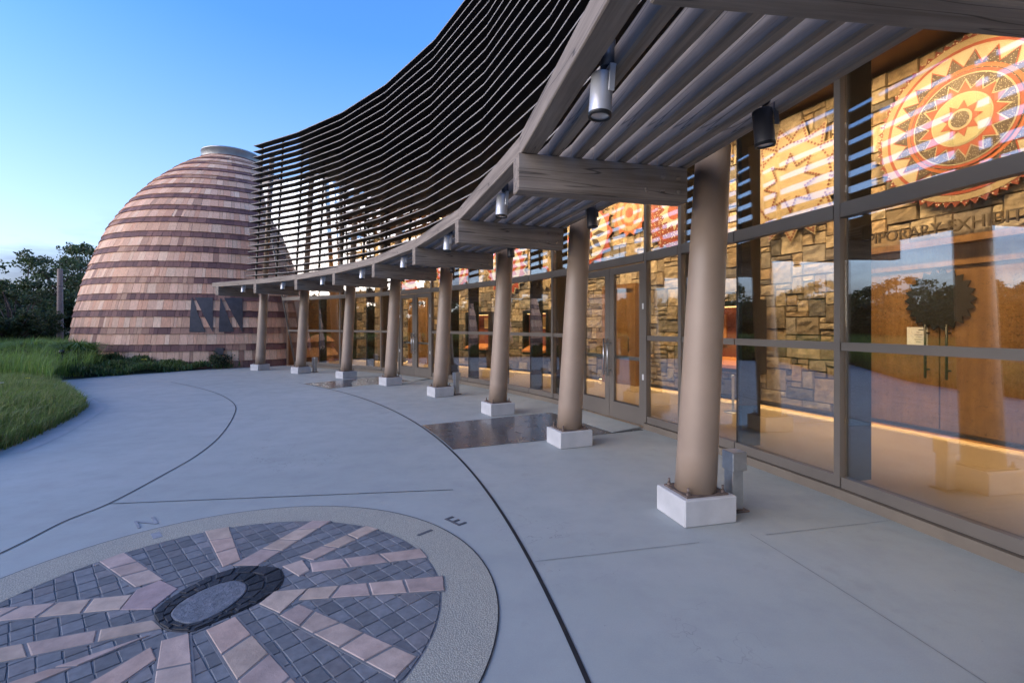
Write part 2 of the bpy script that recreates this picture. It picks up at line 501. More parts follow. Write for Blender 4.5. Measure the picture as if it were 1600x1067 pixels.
# dark tile aprons before the two pairs of doors
for a0, a1, am in ((22.3, 27.35, 24.9), (44.2, 48.9, 46.5)):
    m = MB(); N = 6
    for i in range(N):
        aa, ab = a0 + (a1 - a0) * i / N, a0 + (a1 - a0) * (i + 1) / N
        m.poly([P(aa, 17.80, .004), P(aa, 20.68, .004), P(ab, 20.68, .004), P(ab, 17.80, .004)])
    o = m.build('tiled_apron', 'dark_tile', origin=P(am, 19.2, .0), rot=None)
    # keep the tile courses square to the doors
    Mi = Matrix.Rotation(-R(am), 4, 'Z'); o.data.transform(Mi); o.rotation_euler = (0, 0, R(am))
    tag(o, kind='structure')
    m = MB()
    m.hexa([P(am - 2.55, 20.15, .006), P(am - 2.3, 20.70, .006), P(am + 2.3, 20.70, .006), P(am + 2.55, 20.15, .006),
            P(am - 2.55, 20.15, .010), P(am - 2.3, 20.70, .030), P(am + 2.3, 20.70, .030), P(am + 2.55, 20.15, .010)])
    tag(m.build('door_ramp', 'concrete'), kind='structure')

# ------------------------------------------------------------------ compass rose paving
RC = Vector((-1.604, 2.478, 0))
N_UP = 136.0
rose = thing('compass_rose', 'round stone compass inlaid in the plaza, pink rays around a dark oval', 'paving', RC)
def ringmesh(r0, r1, z, n=96):
    m = MB()
    for i in range(n):
        b0, b1 = 2 * math.pi * i / n, 2 * math.pi * (i + 1) / n
        m.poly([(r0 * math.cos(b0), r0 * math.sin(b0), z), (r1 * math.cos(b0), r1 * math.sin(b0), z), (r1 * math.cos(b1), r1 * math.sin(b1), z), (r0 * math.cos(b1), r0 * math.sin(b1), z)])
    return m
m = ringmesh(1.225, 1.53, .005)
m.build('border_ring', 'aggregate', rose)
m = ringmesh(1.53, 1.537, .006); m.build('edge_joint', 'joint_black', rose)
def clip_circle(poly, r):
    # clip a polygon to a circle of radius r (regular 64-gon half planes near it)
    out = poly
    if all(math.hypot(*p) <= r * .998 for p in out): return out
    for k in range(64):
        b = 2 * math.pi * k / 64; nx, ny = math.cos(b), math.sin(b); res = []
        for i in range(len(out)):
            p, q = out[i], out[(i + 1) % len(out)]
            dp, dq = p[0] * nx + p[1] * ny - r, q[0] * nx + q[1] * ny - r
            if dp <= 0: res.append(p)
            if dp * dq < 0:
                u = dp / (dp - dq); res.append((p[0] + (q[0] - p[0]) * u, p[1] + (q[1] - p[1]) * u))
        out = res
        if len(out) < 3: return None
    return out
def slab(m, poly, z0, z1, tint, inset=.004, mi=0):
    cx = sum(p[0] for p in poly) / len(poly); cy = sum(p[1] for p in poly) / len(poly)
    def sh(p, e):
        d = math.hypot(p[0] - cx, p[1] - cy) or 1; k = max(0, 1 - e / d); return (cx + (p[0] - cx) * k, cy + (p[1] - cy) * k)
    a = [m.vert((*p, z0)) for p in poly]; b = [m.vert((*p, z1 - .0025)) for p in poly]; c = [m.vert((*sh(p, inset), z1)) for p in poly]
    n = len(poly)
    for i in range(n):
        j = (i + 1) % n
        m.face((a[i], a[j], b[j], b[i]), mi, tint); m.face((b[i], b[j], c[j], c[i]), mi, tint)
    m.face(c, mi, tint)
m = MB(); gm = MB()
gm.face([gm.vert((1.225 * math.cos(2 * math.pi * i / 64), 1.225 * math.sin(2 * math.pi * i / 64), .0035)) for i in range(64)])
gm.build('grout_bed', 'grout', rose)
th = R(46); ux, uy = (math.cos(th), math.sin(th)), (-math.sin(th), math.cos(th))
pw_, ph_ = .089, .112
for i in range(-16, 17):
    for j in range(-13, 14):
        off = .0
        q = []
        jt = [random.uniform(-.003, .003) for _ in range(8)]
        for k, (dx, dy) in enumerate(((0, 0), (1, 0), (1, 1), (0, 1))):
            x = (i + dx) * pw_ + (-.003 if dx else .003) + jt[k]; y = (j + dy) * ph_ + (-.003 if dy else .003) + jt[k + 4]
            q.append((x * ux[0] + y * uy[0], x * ux[1] + y * uy[1]))
        if min(math.hypot(*p) for p in q) > 1.215: continue
        q = clip_circle(q, 1.213)
        if not q: continue
        b = random.uniform(.75, 1.25); tn = (.160 * b, .168 * b, .180 * b)
        if random.random() < .18: tn = (.20 * b, .195 * b, .20 * b)
        slab(m, q, .0038, .008 + random.uniform(0, .0006), tn)
m.build('paver_field', 'paver', rose, tint=True)
# pink stone rays: inner pair of corners -> outer pair of corners, cut into stones
def ray(quad, cuts, name='stone_ray', z=.0125):
    """quad: inner-left, inner-right, outer-right, outer-left; cuts: fractions along it"""
    m = MB(); il, ir, orr, ol = [Vector((*p, 0)) for p in quad]
    # grout bed slightly wider
    d = ((ir - il).normalized()) * .012
    d2 = ((orr - ol).normalized()) * .012
    slab(m, [tuple((il - d)[:2]), tuple((ir + d)[:2]), tuple((orr + d2)[:2]), tuple((ol - d2)[:2])], .004, .0095, (.19, .19, .195), .002)
    cs = [0] + list(cuts) + [1]; sk0 = 0.0
    for k in range(len(cs) - 1):
        sk1 = 0.0 if k == len(cs) - 2 else random.uniform(-.035, .035)
        e = .007 / max((ol - il).length, .1)
        a0, a1 = cs[k] + (e if k else 0), cs[k + 1] - (e if k < len(cs) - 2 else 0)
        q = [il.lerp(ol, a0 + sk0), ir.lerp(orr, a0 - sk0), ir.lerp(orr, a1 - sk1), il.lerp(ol, a1 + sk1)]
        b = random.uniform(.86, 1.12); tn = random.choice([(.47, .350, .29), (.51, .39, .32), (.44, .33, .285), (.50, .38, .295), (.46, .325, .26)])
        slab(m, [tuple(p[:2]) for p in q], .006, z + random.uniform(0, .001), tuple(c * b for c in tn), .006)
        sk0 = sk1
    m.build(name, 'pink_stone', rose, tint=True)
# corners measured around the circle (metres from its centre)
ray([(-.59, .28), (-.49, .365), (-1.0, .70), (-1.06, .58)], [.36, .66])
def stone(poly):
    m = MB(); slab(m, poly, .006, .0127, (.41, .30, .285), .006); m.build('stone_ray', 'pink_stone', rose, tint=True)
stone([(-.50, .355), (-.33, .265), (-.33, .065), (-.495, .06), (-.56, .255)])
ray([(-.22, .51), (-.16, .60), (-.54, 1.105), (-.67, 1.03)], [.35, .68])
ray([(-.17, .53), (-.01, .53), (.19, 1.215), (.045, 1.225)], [.30, .52, .78])
ray([(.15, .52), (.31, .40), (.345, .47), (.24, .60)], [])
ray([(.205, .645), (.315, .60), (.60, 1.07), (.495, 1.125)], [.33, .66])
ray([(.31, .56), (.37, .45), (1.045, .64), (.98, .755)], [.30, .63])
ray([(.24, .235), (.22, .115), (.375, .03), (.42, .265)], [])
ray([(.425, .265), (.42, .15), (1.215, .25), (1.185, .40)], [.22, .46, .72])
ray([(.44, .11), (.385, .01), (1.10, -.43), (1.165, -.30)], [.18, .36, .58, .80])
ray([(.155, .0), (.075, -.11), (.86, -.86), (.98, -.72)], [.22, .42, .62, .82])
ray([(.005, -.135), (-.09, -.19), (.50, -1.12), (.66, -1.03)], [.22, .4, .6, .8])
ray([(-.105, -.235), (-.02, -.315), (-.25, -1.19), (-.45, -1.13)], [.3, .6])
ray([(-.18, -.15), (-.20, -.165), (-.93, -.80), (-.80, -.93)], [.3, .62])
ray([(-.25, -.03), (-.16, -.095), (-1.11, -.51), (-1.18, -.38)], [.24, .5, .76])
ray([(-.545, .20), (-.50, .065), (-1.22, -.07), (-1.225, .055)], [.26, .52, .78])
# dark cobbled oval and the pale centre stone
OV = [(0.06, -.07), (.01, -.12), (-.09, -.12), (-.18, -.08), (-.27, .0), (-.31, .08), (-.30, .2), (-.27, .29), (-.23, .39), (-.16, .47), (-.08, .515), (.03, .515), (.13, .50), (.20, .43), (.25, .31), (.235, .18), (.17, .06)]
IV = [(-.02, -.065), (-.10, -.055), (-.18, .0), (-.205, .07), (-.20, .15), (-.16, .245), (-.10, .31), (-.03, .335), (.05, .29), (.09, .20), (.08, .08), (.04, -.01)]
def closed_smooth(pts, n=4):
    N = len(pts); V = [Vector((*p, 0)) for p in pts]; out = []
    for i in range(N):
        p0, p1, p2, p3 = V[i - 1], V[i], V[(i + 1) % N], V[(i + 2) % N]
        for k in range(n):
            u = k / n
            q = .5 * ((2 * p1) + (p2 - p0) * u + (2 * p0 - 5 * p1 + 4 * p2 - p3) * u * u + (3 * p1 - p0 - 3 * p2 + p3) * u ** 3); out.append((q.x, q.y))
    return out
m = MB(); ov = closed_smooth(OV); iv = closed_smooth(IV)
slab(m, ov, .004, .0135, (.03, .03, .034), .004)
cc = (-.05, .16)
for k in range(16):
    for lay in range(2):
        b0, b1 = 2 * math.pi * (k + .5 * lay) / 16 + .04, 2 * math.pi * (k + 1 + .5 * lay) / 16 - .04
        def edge(b, u):
            def hit(pl):
                best = 0
                for i in range(len(pl)):
                    p, q = pl[i], pl[(i + 1) % len(pl)]
                    d = (math.cos(b), math.sin(b)); e = (q[0] - p[0], q[1] - p[1]); w = (p[0] - cc[0], p[1] - cc[1])
                    den = d[0] * e[1] - d[1] * e[0]
                    if abs(den) < 1e-9: continue
                    tt_ = (w[0] * e[1] - w[1] * e[0]) / den; s_ = (w[0] * d[1] - w[1] * d[0]) / den
                    if tt_ > 0 and 0 <= s_ <= 1: best = max(best, tt_)
                return best
            r0, r1 = hit(iv) + .006, hit(ov) - .006
            r = r0 + (r1 - r0) * u
            return (cc[0] + r * math.cos(b), cc[1] + r * math.sin(b))
        u0, u1 = (.02, .47) if lay == 0 else (.53, 1.0)
        b = random.uniform(.4, 1.2)
        slab(m, [edge(b0, u0), edge(b1, u0), edge(b1, u1), edge(b0, u1)], .0135, .018 + random.uniform(0, .003), (.026 * b, .026 * b, .03 * b), .006)
m.build('cobbled_oval', 'black_cobble', rose, tint=True)
m = MB(); slab(m, iv, .010, .021, (1, 1, 1), .006); m.build('centre_stone', 'rough_granite', rose)
def text_mesh(name, body, size, mat, parent, M, extrude=.002):
    cu = bpy.data.curves.new(name, 'FONT'); cu.body = body; cu.size = size; cu.extrude = extrude
    cu.align_x = 'CENTER'; cu.align_y = 'CENTER'
    tmp = bpy.data.objects.new(name, cu); COL.objects.link(tmp)
    dg = bpy.context.evaluated_depsgraph_get(); me = bpy.data.meshes.new_from_object(tmp.evaluated_get(dg))
    bpy.data.objects.remove(tmp); bpy.data.curves.remove(cu)
    me.materials.clear(); me.materials.append(MATS[mat])
    o = bpy.data.objects.new(name, me); COL.objects.link(o); o.parent = parent; o.matrix_local = M
    return o
for ch, b, r, mt in (('E', 46.4, 1.69, 'letter_grey'), ('N', 135.9, 1.72, 'letter_faded')):
    Mx = Matrix.Translation((r * math.cos(R(b)), r * math.sin(R(b)), .003)) @ Matrix.Rotation(R(46), 4, 'Z') @ Matrix.Diagonal((.80, 1.05, 1, 1))
    text_mesh('letter', ch, .25, mt, rose, Mx)
for b, r0, r1, w, mt in ((46.6, 1.335, 1.465, .028, 'letter_grey'), (135.4, 1.325, 1.445, .055, 'letter_faded')):
    m = MB(); m.box(((r0 + r1) / 2 * math.cos(R(b)), (r0 + r1) / 2 * math.sin(R(b)), .0055), (r1 - r0, w, .003), Mrad(b)); m.build('bearing_mark', mt, rose)

# ------------------------------------------------------------------ museum building
bo = P(35, 21, 0)
bld = thing('museum_building', 'curved glass fronted building with lit stone walls and a dark overhanging eave', 'building', bo)
m = MB(); m.arc(20.86, 24.6, -9, 66, -.02, .012, 80); m.build('interior_floor', 'polished_floor', bld, bo)
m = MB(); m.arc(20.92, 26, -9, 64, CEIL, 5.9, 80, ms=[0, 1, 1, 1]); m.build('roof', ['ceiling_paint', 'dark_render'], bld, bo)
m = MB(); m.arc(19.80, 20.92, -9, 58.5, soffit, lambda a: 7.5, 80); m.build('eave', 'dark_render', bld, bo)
for q_ in ((20.6, 20.9, -9, -1.4, 0, soffit, 6), (20.9, 24.6, -9.3, -9, 0, 5.4, 1), (21.0, 24.6, 65.9, 66.2, 0, 5.4, 1)):
    m = MB(); m.arc(*q_); m.build('end_wall', 'ceiling_paint', bld, bo)
m = MB(); m.arc(24.42, 24.75, -9, 66, 0, CEIL, 80); m.build('wall_core', 'soil', bld, bo)
# dressed stone wall, block by block
DA0, DA1, DZ = 15.55, 20.15, 2.62          # gallery door opening
CELL = .105
def stone_wall():
    m = MB()
    s_of = lambda a: R(a) * R_STONE
    a_lo, a_hi = 6.0, 65.0
    nx = int((s_of(a_hi) - s_of(a_lo)) / CELL); nz = int(5.45 / CELL)
    occ = np.zeros((nx, nz), bool)
    ang = lambda i: a_lo + math.degrees(i * CELL / R_STONE)
    for j in range(nz):
        for i in range(nx):
            if DA0 - .25 < ang(i) < DA1 + .0 and j * CELL < DZ: occ[i, j] = True
    sizes = [(4, 2), (3, 2), (5, 2), (2, 2), (3, 3), (5, 3), (4, 3), (2, 1), (3, 1), (6, 2), (4, 1), (2, 3), (4, 4), (6, 3)]
    pal = [(.36, .27, .18), (.44, .34, .23), (.28, .22, .16), (.50, .40, .28), (.22, .18, .15), (.40, .32, .24), (.33, .28, .23), (.40, .28, .17), (.19, .165, .145)]
    for j in range(nz):
        for i in range(nx):
            if occ[i, j]: continue
            random.shuffle(sizes); w, h = 1, 1
            for (cw, chh) in sizes:
                if i + cw <= nx and j + chh <= nz and not occ[i:i + cw, j:j + chh].any(): w, h = cw, chh; break
            occ[i:i + w, j:j + h] = True
            g_ = .007
            jt = lambda: random.uniform(-.012, .012)
            x0, x1, z0, z1 = i * CELL + g_, (i + w) * CELL - g_, j * CELL + g_, (j + h) * CELL - g_
            c4 = [(x0 + jt() * .5, z0 + jt() * .5), (x1 + jt() * .5, z0 + jt() * .5), (x1 + jt() * .5, z1 + jt() * .5), (x0 + jt() * .5, z1 + jt() * .5)]
            dep = random.uniform(.035, .07); e = random.uniform(.004, .011)
            xm, zm = (x0 + x1) / 2, (z0 + z1) / 2
            def pt(x, z, d):
                return P(a_lo + math.degrees(x / R_STONE), R_STONE + .09 - d, z)
            back = [pt(x, z, -.12) for x, z in c4]; mid = [pt(x, z, dep * .45) for x, z in c4]
            # front face: a 4x3 grid with chipped, uneven relief
            NX, NZ = max(2, min(5, w)), max(2, min(4, h + 1))
            b = random.uniform(.75, 1.2); tn = tuple(c * b for c in random.choice(pal))
            grid = []
            for q in range(NZ + 1):
                row = []
                for p in range(NX + 1):
                    u, vv = p / NX, q / NZ
                    x = (c4[0][0] * (1 - u) + c4[1][0] * u) * (1 - vv) + (c4[3][0] * (1 - u) + c4[2][0] * u) * vv
                    z = (c4[0][1] * (1 - u) + c4[1][1] * u) * (1 - vv) + (c4[3][1] * (1 - u) + c4[2][1] * u) * vv
                    edge_ = p in (0, NX) or q in (0, NZ)
                    if edge_:
                        x += (xm - x) / max(abs(xm - x), 1e-6) * e * (1 if p in (0, NX) else 0); z += (zm - z) / max(abs(zm - z), 1e-6) * e * (1 if q in (0, NZ) else 0)
                    row.append(m.vert(pt(x, z, dep + (random.uniform(-.012, .014) if not edge_ else random.uniform(-.010, .003)))))
                grid.append(row)
            for q in range(NZ):
                for p in range(NX): m.face((grid[q][p + 1], grid[q][p], grid[q + 1][p], grid[q + 1][p + 1]), 0, tn)
            bi = [m.vert(p) for p in back]; mi_ = [m.vert(p) for p in mid]
            for k in range(4):
                l = (k + 1) % 4; m.face((bi[k], bi[l], mi_[l], mi_[k]), 0, tn)
            rim = [grid[0][:], [r[NX] for r in grid], grid[NZ][::-1], [r[0] for r in grid][::-1]]
            for k in range(4):
                m.face([mi_[k], mi_[(k + 1) % 4]] + rim[k][::-1], 0, tn)
    return m
stone_wall().build('stone_wall', 'stone', bld, bo, tint=True)
m = MB(); m.arc(24.12, 24.40, DA0 - .35, DA0, 0, DZ, 1); m.arc(24.12, 24.40, DA1, DA1 + .2, 0, DZ, 1); m.arc(24.12, 24.40, DA0 - .35, DA1 + .2, DZ, DZ + .09, 6)
m.build('door_surround', 'door_wood', bld, bo)
m = MB(); m.arc(24.25, 24.40, DA0, DA1, 2.34, DZ, 4); m.build('door_header', 'door_wood', bld, bo)
for a0, a1, hs in ((DA0, 17.84, -1), (17.88, DA1, 1)):
    m = MB(); m.arc(24.28, 24.36, a0, a1, .02, 2.33, 3)
    d = m.build('gallery_door', 'door_wood', bld, bo)
    ha = 17.86 + hs * .30
    m = MB(); m.tube([P(ha, 24.20, .80), P(ha, 24.20, 1.55)], .016, 10)
    for z in (.92, 1.43): m.tube([P(ha, 24.20, z), P(ha, 24.28, z)], .012, 8)
    m.build('pull_handle', 'case_black', d, bo)
for a0, a1 in ((32.2, 35.0), (54.7, 57.3)):
    m = MB(); m.arc(23.98, 24.12, a0, a0 + .2, 0, 2.60, 1); m.arc(23.98, 24.12, a1 - .2, a1, 0, 2.60, 1); m.arc(23.98, 24.12, a0 + .2, a1 - .2, 2.48, 2.60, 3)
    m.build('door_surround', 'door_wood', bld, bo)
    m = MB(); m.arc(24.03, 24.10, a0 + .2, a1 - .2, .02, 2.48, 3); d = m.build('gallery_door', 'door_wood', bld, bo)
    m = MB(); m.tube([P(a0 + .5, 23.95, .85), P(a0 + .5, 23.95, 1.25)], .014, 8)
    for z in (.92, 1.18): m.tube([P(a0 + .5, 23.95, z), P(a0 + .5, 24.03, z)], .010, 8)
    m.build('pull_handle', 'case_black', d, bo)
# interior wall-washing lamps in the gallery ceiling
LA = [8.0 + 2.75 * i for i in range(21)]
spot_d = bpy.data.lights.new('gallery_lamp', 'SPOT')
spot_d.energy = 102; spot_d.color = (1.0, .66, .33); spot_d.spot_size = R(125); spot_d.spot_blend = .6; spot_d.shadow_soft_size = .05
lm = None
for a in LA:
    p = P(a, 22.60, 5.30)
    m = MB(); m.lathe([(.05, -.10), (.05, .15)], p, 12, cap=False); m.lathe([(.044, -.09), (.044, -.088)], p, 12, m=1)
    m.build('ceiling_lamp', ['black_paint', 'lamp_glow'], bld, bo)
    l = bpy.data.objects.new('gallery_lamp', spot_d); COL.objects.link(l); l.parent = bld
    q = P(a, 22.60, 5.17); l.location = q - bo
    l.rotation_euler = (P(a, 24.2, 3.5) - q).to_track_quat('-Z', 'Y').to_euler()

# warm light strip tucked under a low skirting along the foot of the stone wall
for a0, a1 in ((6, DA0 - .4), (DA1 + .25, 31.9), (35.3, 54.4), (57.6, 64.5)):
    n_ = max(4, int((a1 - a0) / 1.2))
    m = MB(); m.arc(24.00, 24.17, a0, a1, .075, .105, n_); m.arc(23.99, 24.00, a0, a1, .055, .105, n_); m.build('skirting', 'case_black', bld, bo)
    m = MB(); m.arc(24.04, 24.10, a0, a1, .066, .073, n_); m.build('light_strip', 'strip_glow', bld, bo)
for a0, a1 in ((DA0 + .1, DA1 - .1),):  # added glow and cover, standing in for light leaking under the doors
    m = MB(); m.arc(24.18, 24.26, a0, a1, .075, .105, 4); m.arc(24.17, 24.18, a0, a1, .055, .105, 4); m.build('skirting', 'case_black', bld, bo)
    m = MB(); m.arc(24.20, 24.25, a0, a1, .066, .073, 4); m.build('light_strip', 'strip_glow', bld, bo)

# the glazed front
EDGES = [(-1.4, 'M'), (.9, 'D'), (5.8, 'D'), (8.1, 'M'), (10.5, 'J'), (14.32, 'M'), (17.82, 'J'), (20.43, 'M'), (22.46, 'D'), (27.38, 'D'), (29.85, 'M'), (32.21, 'J'),
         (35.8, 'M'), (39.38, 'J'), (41.9, 'M'), (44.18, 'D'), (48.74, 'D'), (51.35, 'M'), (53.62, 'J'), (57.43, 'M'), (60.68, 'J'), (64.2, 'E')]
Z_SILL, Z_MID, Z_TR0, Z_TR1 = .19, 1.347, 2.49, 2.615
ztop = soffit
END_SLANT = 5.6      # the last bay leans along the domed building as it rises
def pt_on(a0, a1, u, off, z):
    p = P(a0, R_GLASS).lerp(P(a1, R_GLASS), u)
    nn = radial((a0 + a1) / 2); q = p + nn * off; q.z = z; return q
def bar(m, a0, a1, u0, u1, z0, z1, o0, o1, mi=0, z0b=None, z1b=None):
    z0b = z0 if z0b is None else z0b; z1b = z1 if z1b is None else z1b
    m.hexa([pt_on(a0, a1, u0, o0, z0), pt_on(a0, a1, u0, o1, z0), pt_on(a0, a1, u1, o1, z0b), pt_on(a0, a1, u1, o0, z0b),
            pt_on(a0, a1, u0, o0, z1), pt_on(a0, a1, u0, o1, z1), pt_on(a0, a1, u1, o1, z1b), pt_on(a0, a1, u1, o0, z1b)], mi)
def pane(parent, a0, a1, u0, u1, z0, z1, z1b=None, slant=0.0):
    m = MB()
    z1b = z1 if z1b is None else z1b
    s0, s1 = slant * z0 / 7.2, slant * z1 / 7.2
    pts = []
    for z, zb, s in ((z0, z0, s0), (z1, z1b, s1)):
        for o, u in ((-.006, 0), (.006, 0), (.006, 1), (-.006, 1)):
            uu = u0 + (u1 - u0) * u + (s if u else 0)
            pts.append(pt_on(a0, a1, uu, o, zb if u else z))
    m.hexa(pts); return m.build('glass_pane', 'glass', parent, bo)
def post(m, a, kind, z1):
    # outside cap (mullions and jambs) and the deep inside fin
    c = Mrad(a)
    if kind in 'MD':
        w = .058 if kind == 'M' else .055
        m.box(P(a, R_GLASS - .012, z1 / 2 + .05), (.085, w, z1 - .10), c)
    else:
        m.box(P(a, R_GLASS, z1 / 2 + .05), (.018, .016, z1 - .10), c, m=1)
    if kind != 'D': m.box(P(a, R_GLASS + .165, z1 / 2 + .06), (.27, .065, z1 - .16), c, m=1)  # shade on the unlit fin side is put into its near-black colour
DOORS = []
for i in range(len(EDGES) - 1):
    (a0, k0), (a1, k1) = EDGES[i], EDGES[i + 1]
    L = (P(a0, R_GLASS) - P(a1, R_GLASS)).length
    g0 = (.0375 if k0 in 'MD' else .008) / L; g1 = (.0375 if k1 in 'MD' else .008) / L
    zt0, zt1 = ztop(a0), ztop(a1)
    is_door = k0 == 'D' and k1 == 'D'
    sl = END_SLANT * R(1) * R_GLASS / L if k1 == 'E' else 0.0
    m = MB(); post(m, a0, k0, zt0)
    if sl: g1 = 0
    bar(m, a0, a1, g0, 1 - g1 + sl * 2.5 / 7.2, Z_TR0, Z_TR1, -.055, .03)
    bar(m, a0, a1, g0, 1 - g1 + sl * .99, zt0 - .08, zt0, -.05, .03, 0, zt1 - .08, zt1)
    if not is_door:
        bar(m, a0, a1, g0, 1 - g1, .095, Z_SILL, -.045, .03)
        bar(m, a0, a1, g0, 1 - g1 + sl * 1.3 / 7.2, Z_MID - .036, Z_MID + .036, -.045, .03)
        # base board: brown kerb with a dark reveal under the frame
        bar(m, a0, a1, 0, 1, 0, .085, -.075, .03, 2)
        bar(m, a0, a1, 0, 1, .0855, .0945, -.03, .03, 1)
    if k1 == 'E':
        q0, q1 = pt_on(a0, a1, 1.0, -.0, 0), pt_on(a0, a1, 1 + sl, -.0, 7.2)
        m.tube([q0, q1], .04, 4)
    w = m.build('window', ['bronze_frame', 'bronze_dark', 'base_board'], bld, bo)
    if not is_door:
        pane(w, a0, a1, g0, 1 - g1, Z_SILL, Z_MID - .036, None, sl)
        pane(w, a0, a1, g0, 1 - g1, Z_MID + .036, Z_TR0, None, sl)
    else: DOORS.append((a0, a1, L))
    pane(w, a0, a1, g0, 1 - g1, Z_TR1, zt0 - .08, zt1 - .08, sl)
for a0, a1, L in DOORS:
    e = .032 / L
    for u0, u1, hs in ((e, .5 - .002, 1), (.5 + .002, 1 - e, 0)):
        m = MB(); st = .115 / L; zb, zg0, zg1, zt = .032, .30, 2.36, 2.475
        bar(m, a0, a1, u0, u0 + st, zb, zt, -.04, .015); bar(m, a0, a1, u1 - st, u1, zb, zt, -.04, .015)
        bar(m, a0, a1, u0 + st, u1 - st, zb, zg0, -.04, .015); bar(m, a0, a1, u0 + st, u1 - st, zg1, zt, -.04, .015)
        bar(m, a0, a1, u0 + st, u1 - st, zg0, zg0 + .012, -.042, .017, 1)
        d = m.build('door', ['bronze_frame', 'bronze_dark'], bld, bo)
        pane(d, a0, a1, u0 + st, u1 - st, zg0 + .012, zg1)
        hu = (u1 - .05 / L) if hs else (u0 + .05 / L)
        m = MB(); m.tube([pt_on(a0, a1, hu, -.115, .72), pt_on(a0, a1, hu, -.115, 1.32)], .014, 10)
        for z in (.80, 1.24): m.tube([pt_on(a0, a1, hu, -.115, z), pt_on(a0, a1, hu, -.03, z)], .011, 8)
        m.build('pull_handle', 'steel', d, bo)
        m = MB(); bar(m, a0, a1, u0 + st * .6, u1 - st * .6, .985, 1.045, .04, .085); m.build('push_bar', 'steel', d, bo)
        ju = (u0 + .02 / L) if hs else (u1 - .02 / L)
        for z in (.72, 1.78):
            m = MB(); bar(m, a0, a1, ju - .016 / L, ju + .016 / L, z, z + .085, -.052, -.041); m.build('hinge', 'white_plastic', d, bo)
m = MB(); post(m, -1.4, 'M', ztop(-1.4)); m.build('window_post', ['bronze_frame', 'bronze_dark'], bld, bo)

# ------------------------------------------------------------------ things inside the gallery
def wall_frame(a, z, r=R_STONE - .03):
    """matrix: local x to the viewer's right along the wall, y up, z towards the plaza"""
    n_ = -radial(a); x = -tangent(a); y = Vector((0, 0, 1)); o = P(a, r, z)
    return Matrix(((x.x, y.x, n_.x, o.x), (x.y, y.y, n_.y, o.y), (x.z, y.z, n_.z, o.z), (0, 0, 0, 1)))
def star_pts(n, r0, r1, ph=0.0, wav=0.0):
    out = []
    for i in range(2 * n):
        b = math.pi * i / n + ph; r = r1 if i % 2 == 0 else r0
        out.append((r * math.cos(b), r * math.sin(b)))
    return out
def disc_pts(r, n=48, sx=1, sy=1): return [(r * sx * math.cos(2 * math.pi * i / n), r * sy * math.sin(2 * math.pi * i / n)) for i in range(n)]
def plate(m, pts, z0, z1, mi):
    # fan plate: star shapes stay clean
    c = m.vert((0, 0, z1)); a = [m.vert((*p, z0)) for p in pts]; b = [m.vert((*p, z1)) for p in pts]; n = len(pts)
    for i in range(n):
        j = (i + 1) % n
        m.face((a[i], a[j], b[j], b[i]), mi); m.face((c, b[i], b[j]), mi)
def art(name, label, a, z, layers, mats, cat='wall art'):
    """each layer is a thin plate stacked on the one below, flat art cut from board"""
    m = MB(); zz = .0
    for pts, mi in layers:
        if callable(pts): pts(m, zz, mi)
        else: plate(m, pts, zz, zz + .02, mi)
        zz += .006
    o = m.build(name, mats); o.matrix_world = wall_frame(a, z, R_STONE - .035)
    tag(o, label, cat, 'painted panels on the stone wall'); return o
def dots(path, r):
    def f(m, zz, mi):
        for (x, y) in path:
            vs = [m.vert((x + r * math.cos(k * math.pi / 4), y + r * math.sin(k * math.pi / 4), zz + .021)) for k in range(8)]; m.face(vs, mi)
    return f
def along(pts, n):
    out = []; N = len(pts)
    for i in range(N):
        p, q = pts[i], pts[(i + 1) % N]
        for k in range(n): out.append((p[0] + (q[0] - p[0]) * k / n, p[1] + (q[1] - p[1]) * k / n))
    return out
AM = ['art_red', 'art_orange', 'art_cream', 'art_tan', 'art_olive', 'art_black', 'art_dots', 'art_reddots', 'art_brown']
art('sunburst_art', 'large rosette panel of red toothed rings above the gallery door', 17.0, 4.2, [
    (star_pts(64, 1.20, 1.28), 7), (disc_pts(1.19), 3), (disc_pts(1.09), 0), (disc_pts(1.04), 2),
    (star_pts(22, .80, 1.0), 0), (star_pts(22, .775, .965), 6), (disc_pts(.765), 1), (disc_pts(.715), 6), (disc_pts(.70), 0), (disc_pts(.655), 2), (disc_pts(.635), 6),
    (star_pts(17, .44, .595), 2), (star_pts(17, .415, .555), 0), (disc_pts(.385), 2), (disc_pts(.365), 4), (star_pts(9, .17, .275), 0), (disc_pts(.15), 2), (disc_pts(.115), 6)], AM).scale = (.87, .87, 1)
o2 = star_pts(15, .80, 1.10, .1)
art('sunburst_art', 'cream star shaped panel with rows of red dots, left of the rosette', 23.0, 4.1, [
    (o2, 3), (dots(along([(p[0] * .93, p[1] * .93) for p in o2], 6), .022), 8),
    (dots(along(disc_pts(.72, 16), 4), .021), 8), (dots(along(star_pts(8, .30, .52), 5), .022), 8)], AM)
art('sunburst_art', 'dark red panel edged with white dots behind the nearest column', 29.6, 4.2, [
    (star_pts(18, .82, .95), 7), (disc_pts(.72), 0), (disc_pts(.66), 7), (star_pts(12, .30, .46), 2), (disc_pts(.2), 0)], AM)
art('sunburst_art', 'orange ringed sun panel above the near glass doors', 33.0, 4.45, [
    (star_pts(14, .50, .62), 1), (disc_pts(.47), 3), (disc_pts(.34), 1), (disc_pts(.26), 3), (disc_pts(.13), 0)], AM)
def petals(n, r, w):
    def f(m, zz, mi):
        for k in range(n):
            b = 2 * math.pi * k / n; d = Vector((math.cos(b), math.sin(b), 0)); s_ = Vector((-d.y, d.x, 0))
            m.poly([d * r * .25 + Vector((0, 0, zz + .021)), d * r * .6 - s_ * w + Vector((0, 0, zz + .021)), d * r + Vector((0, 0, zz + .021)), d * r * .6 + s_ * w + Vector((0, 0, zz + .021))], mi)
    return f
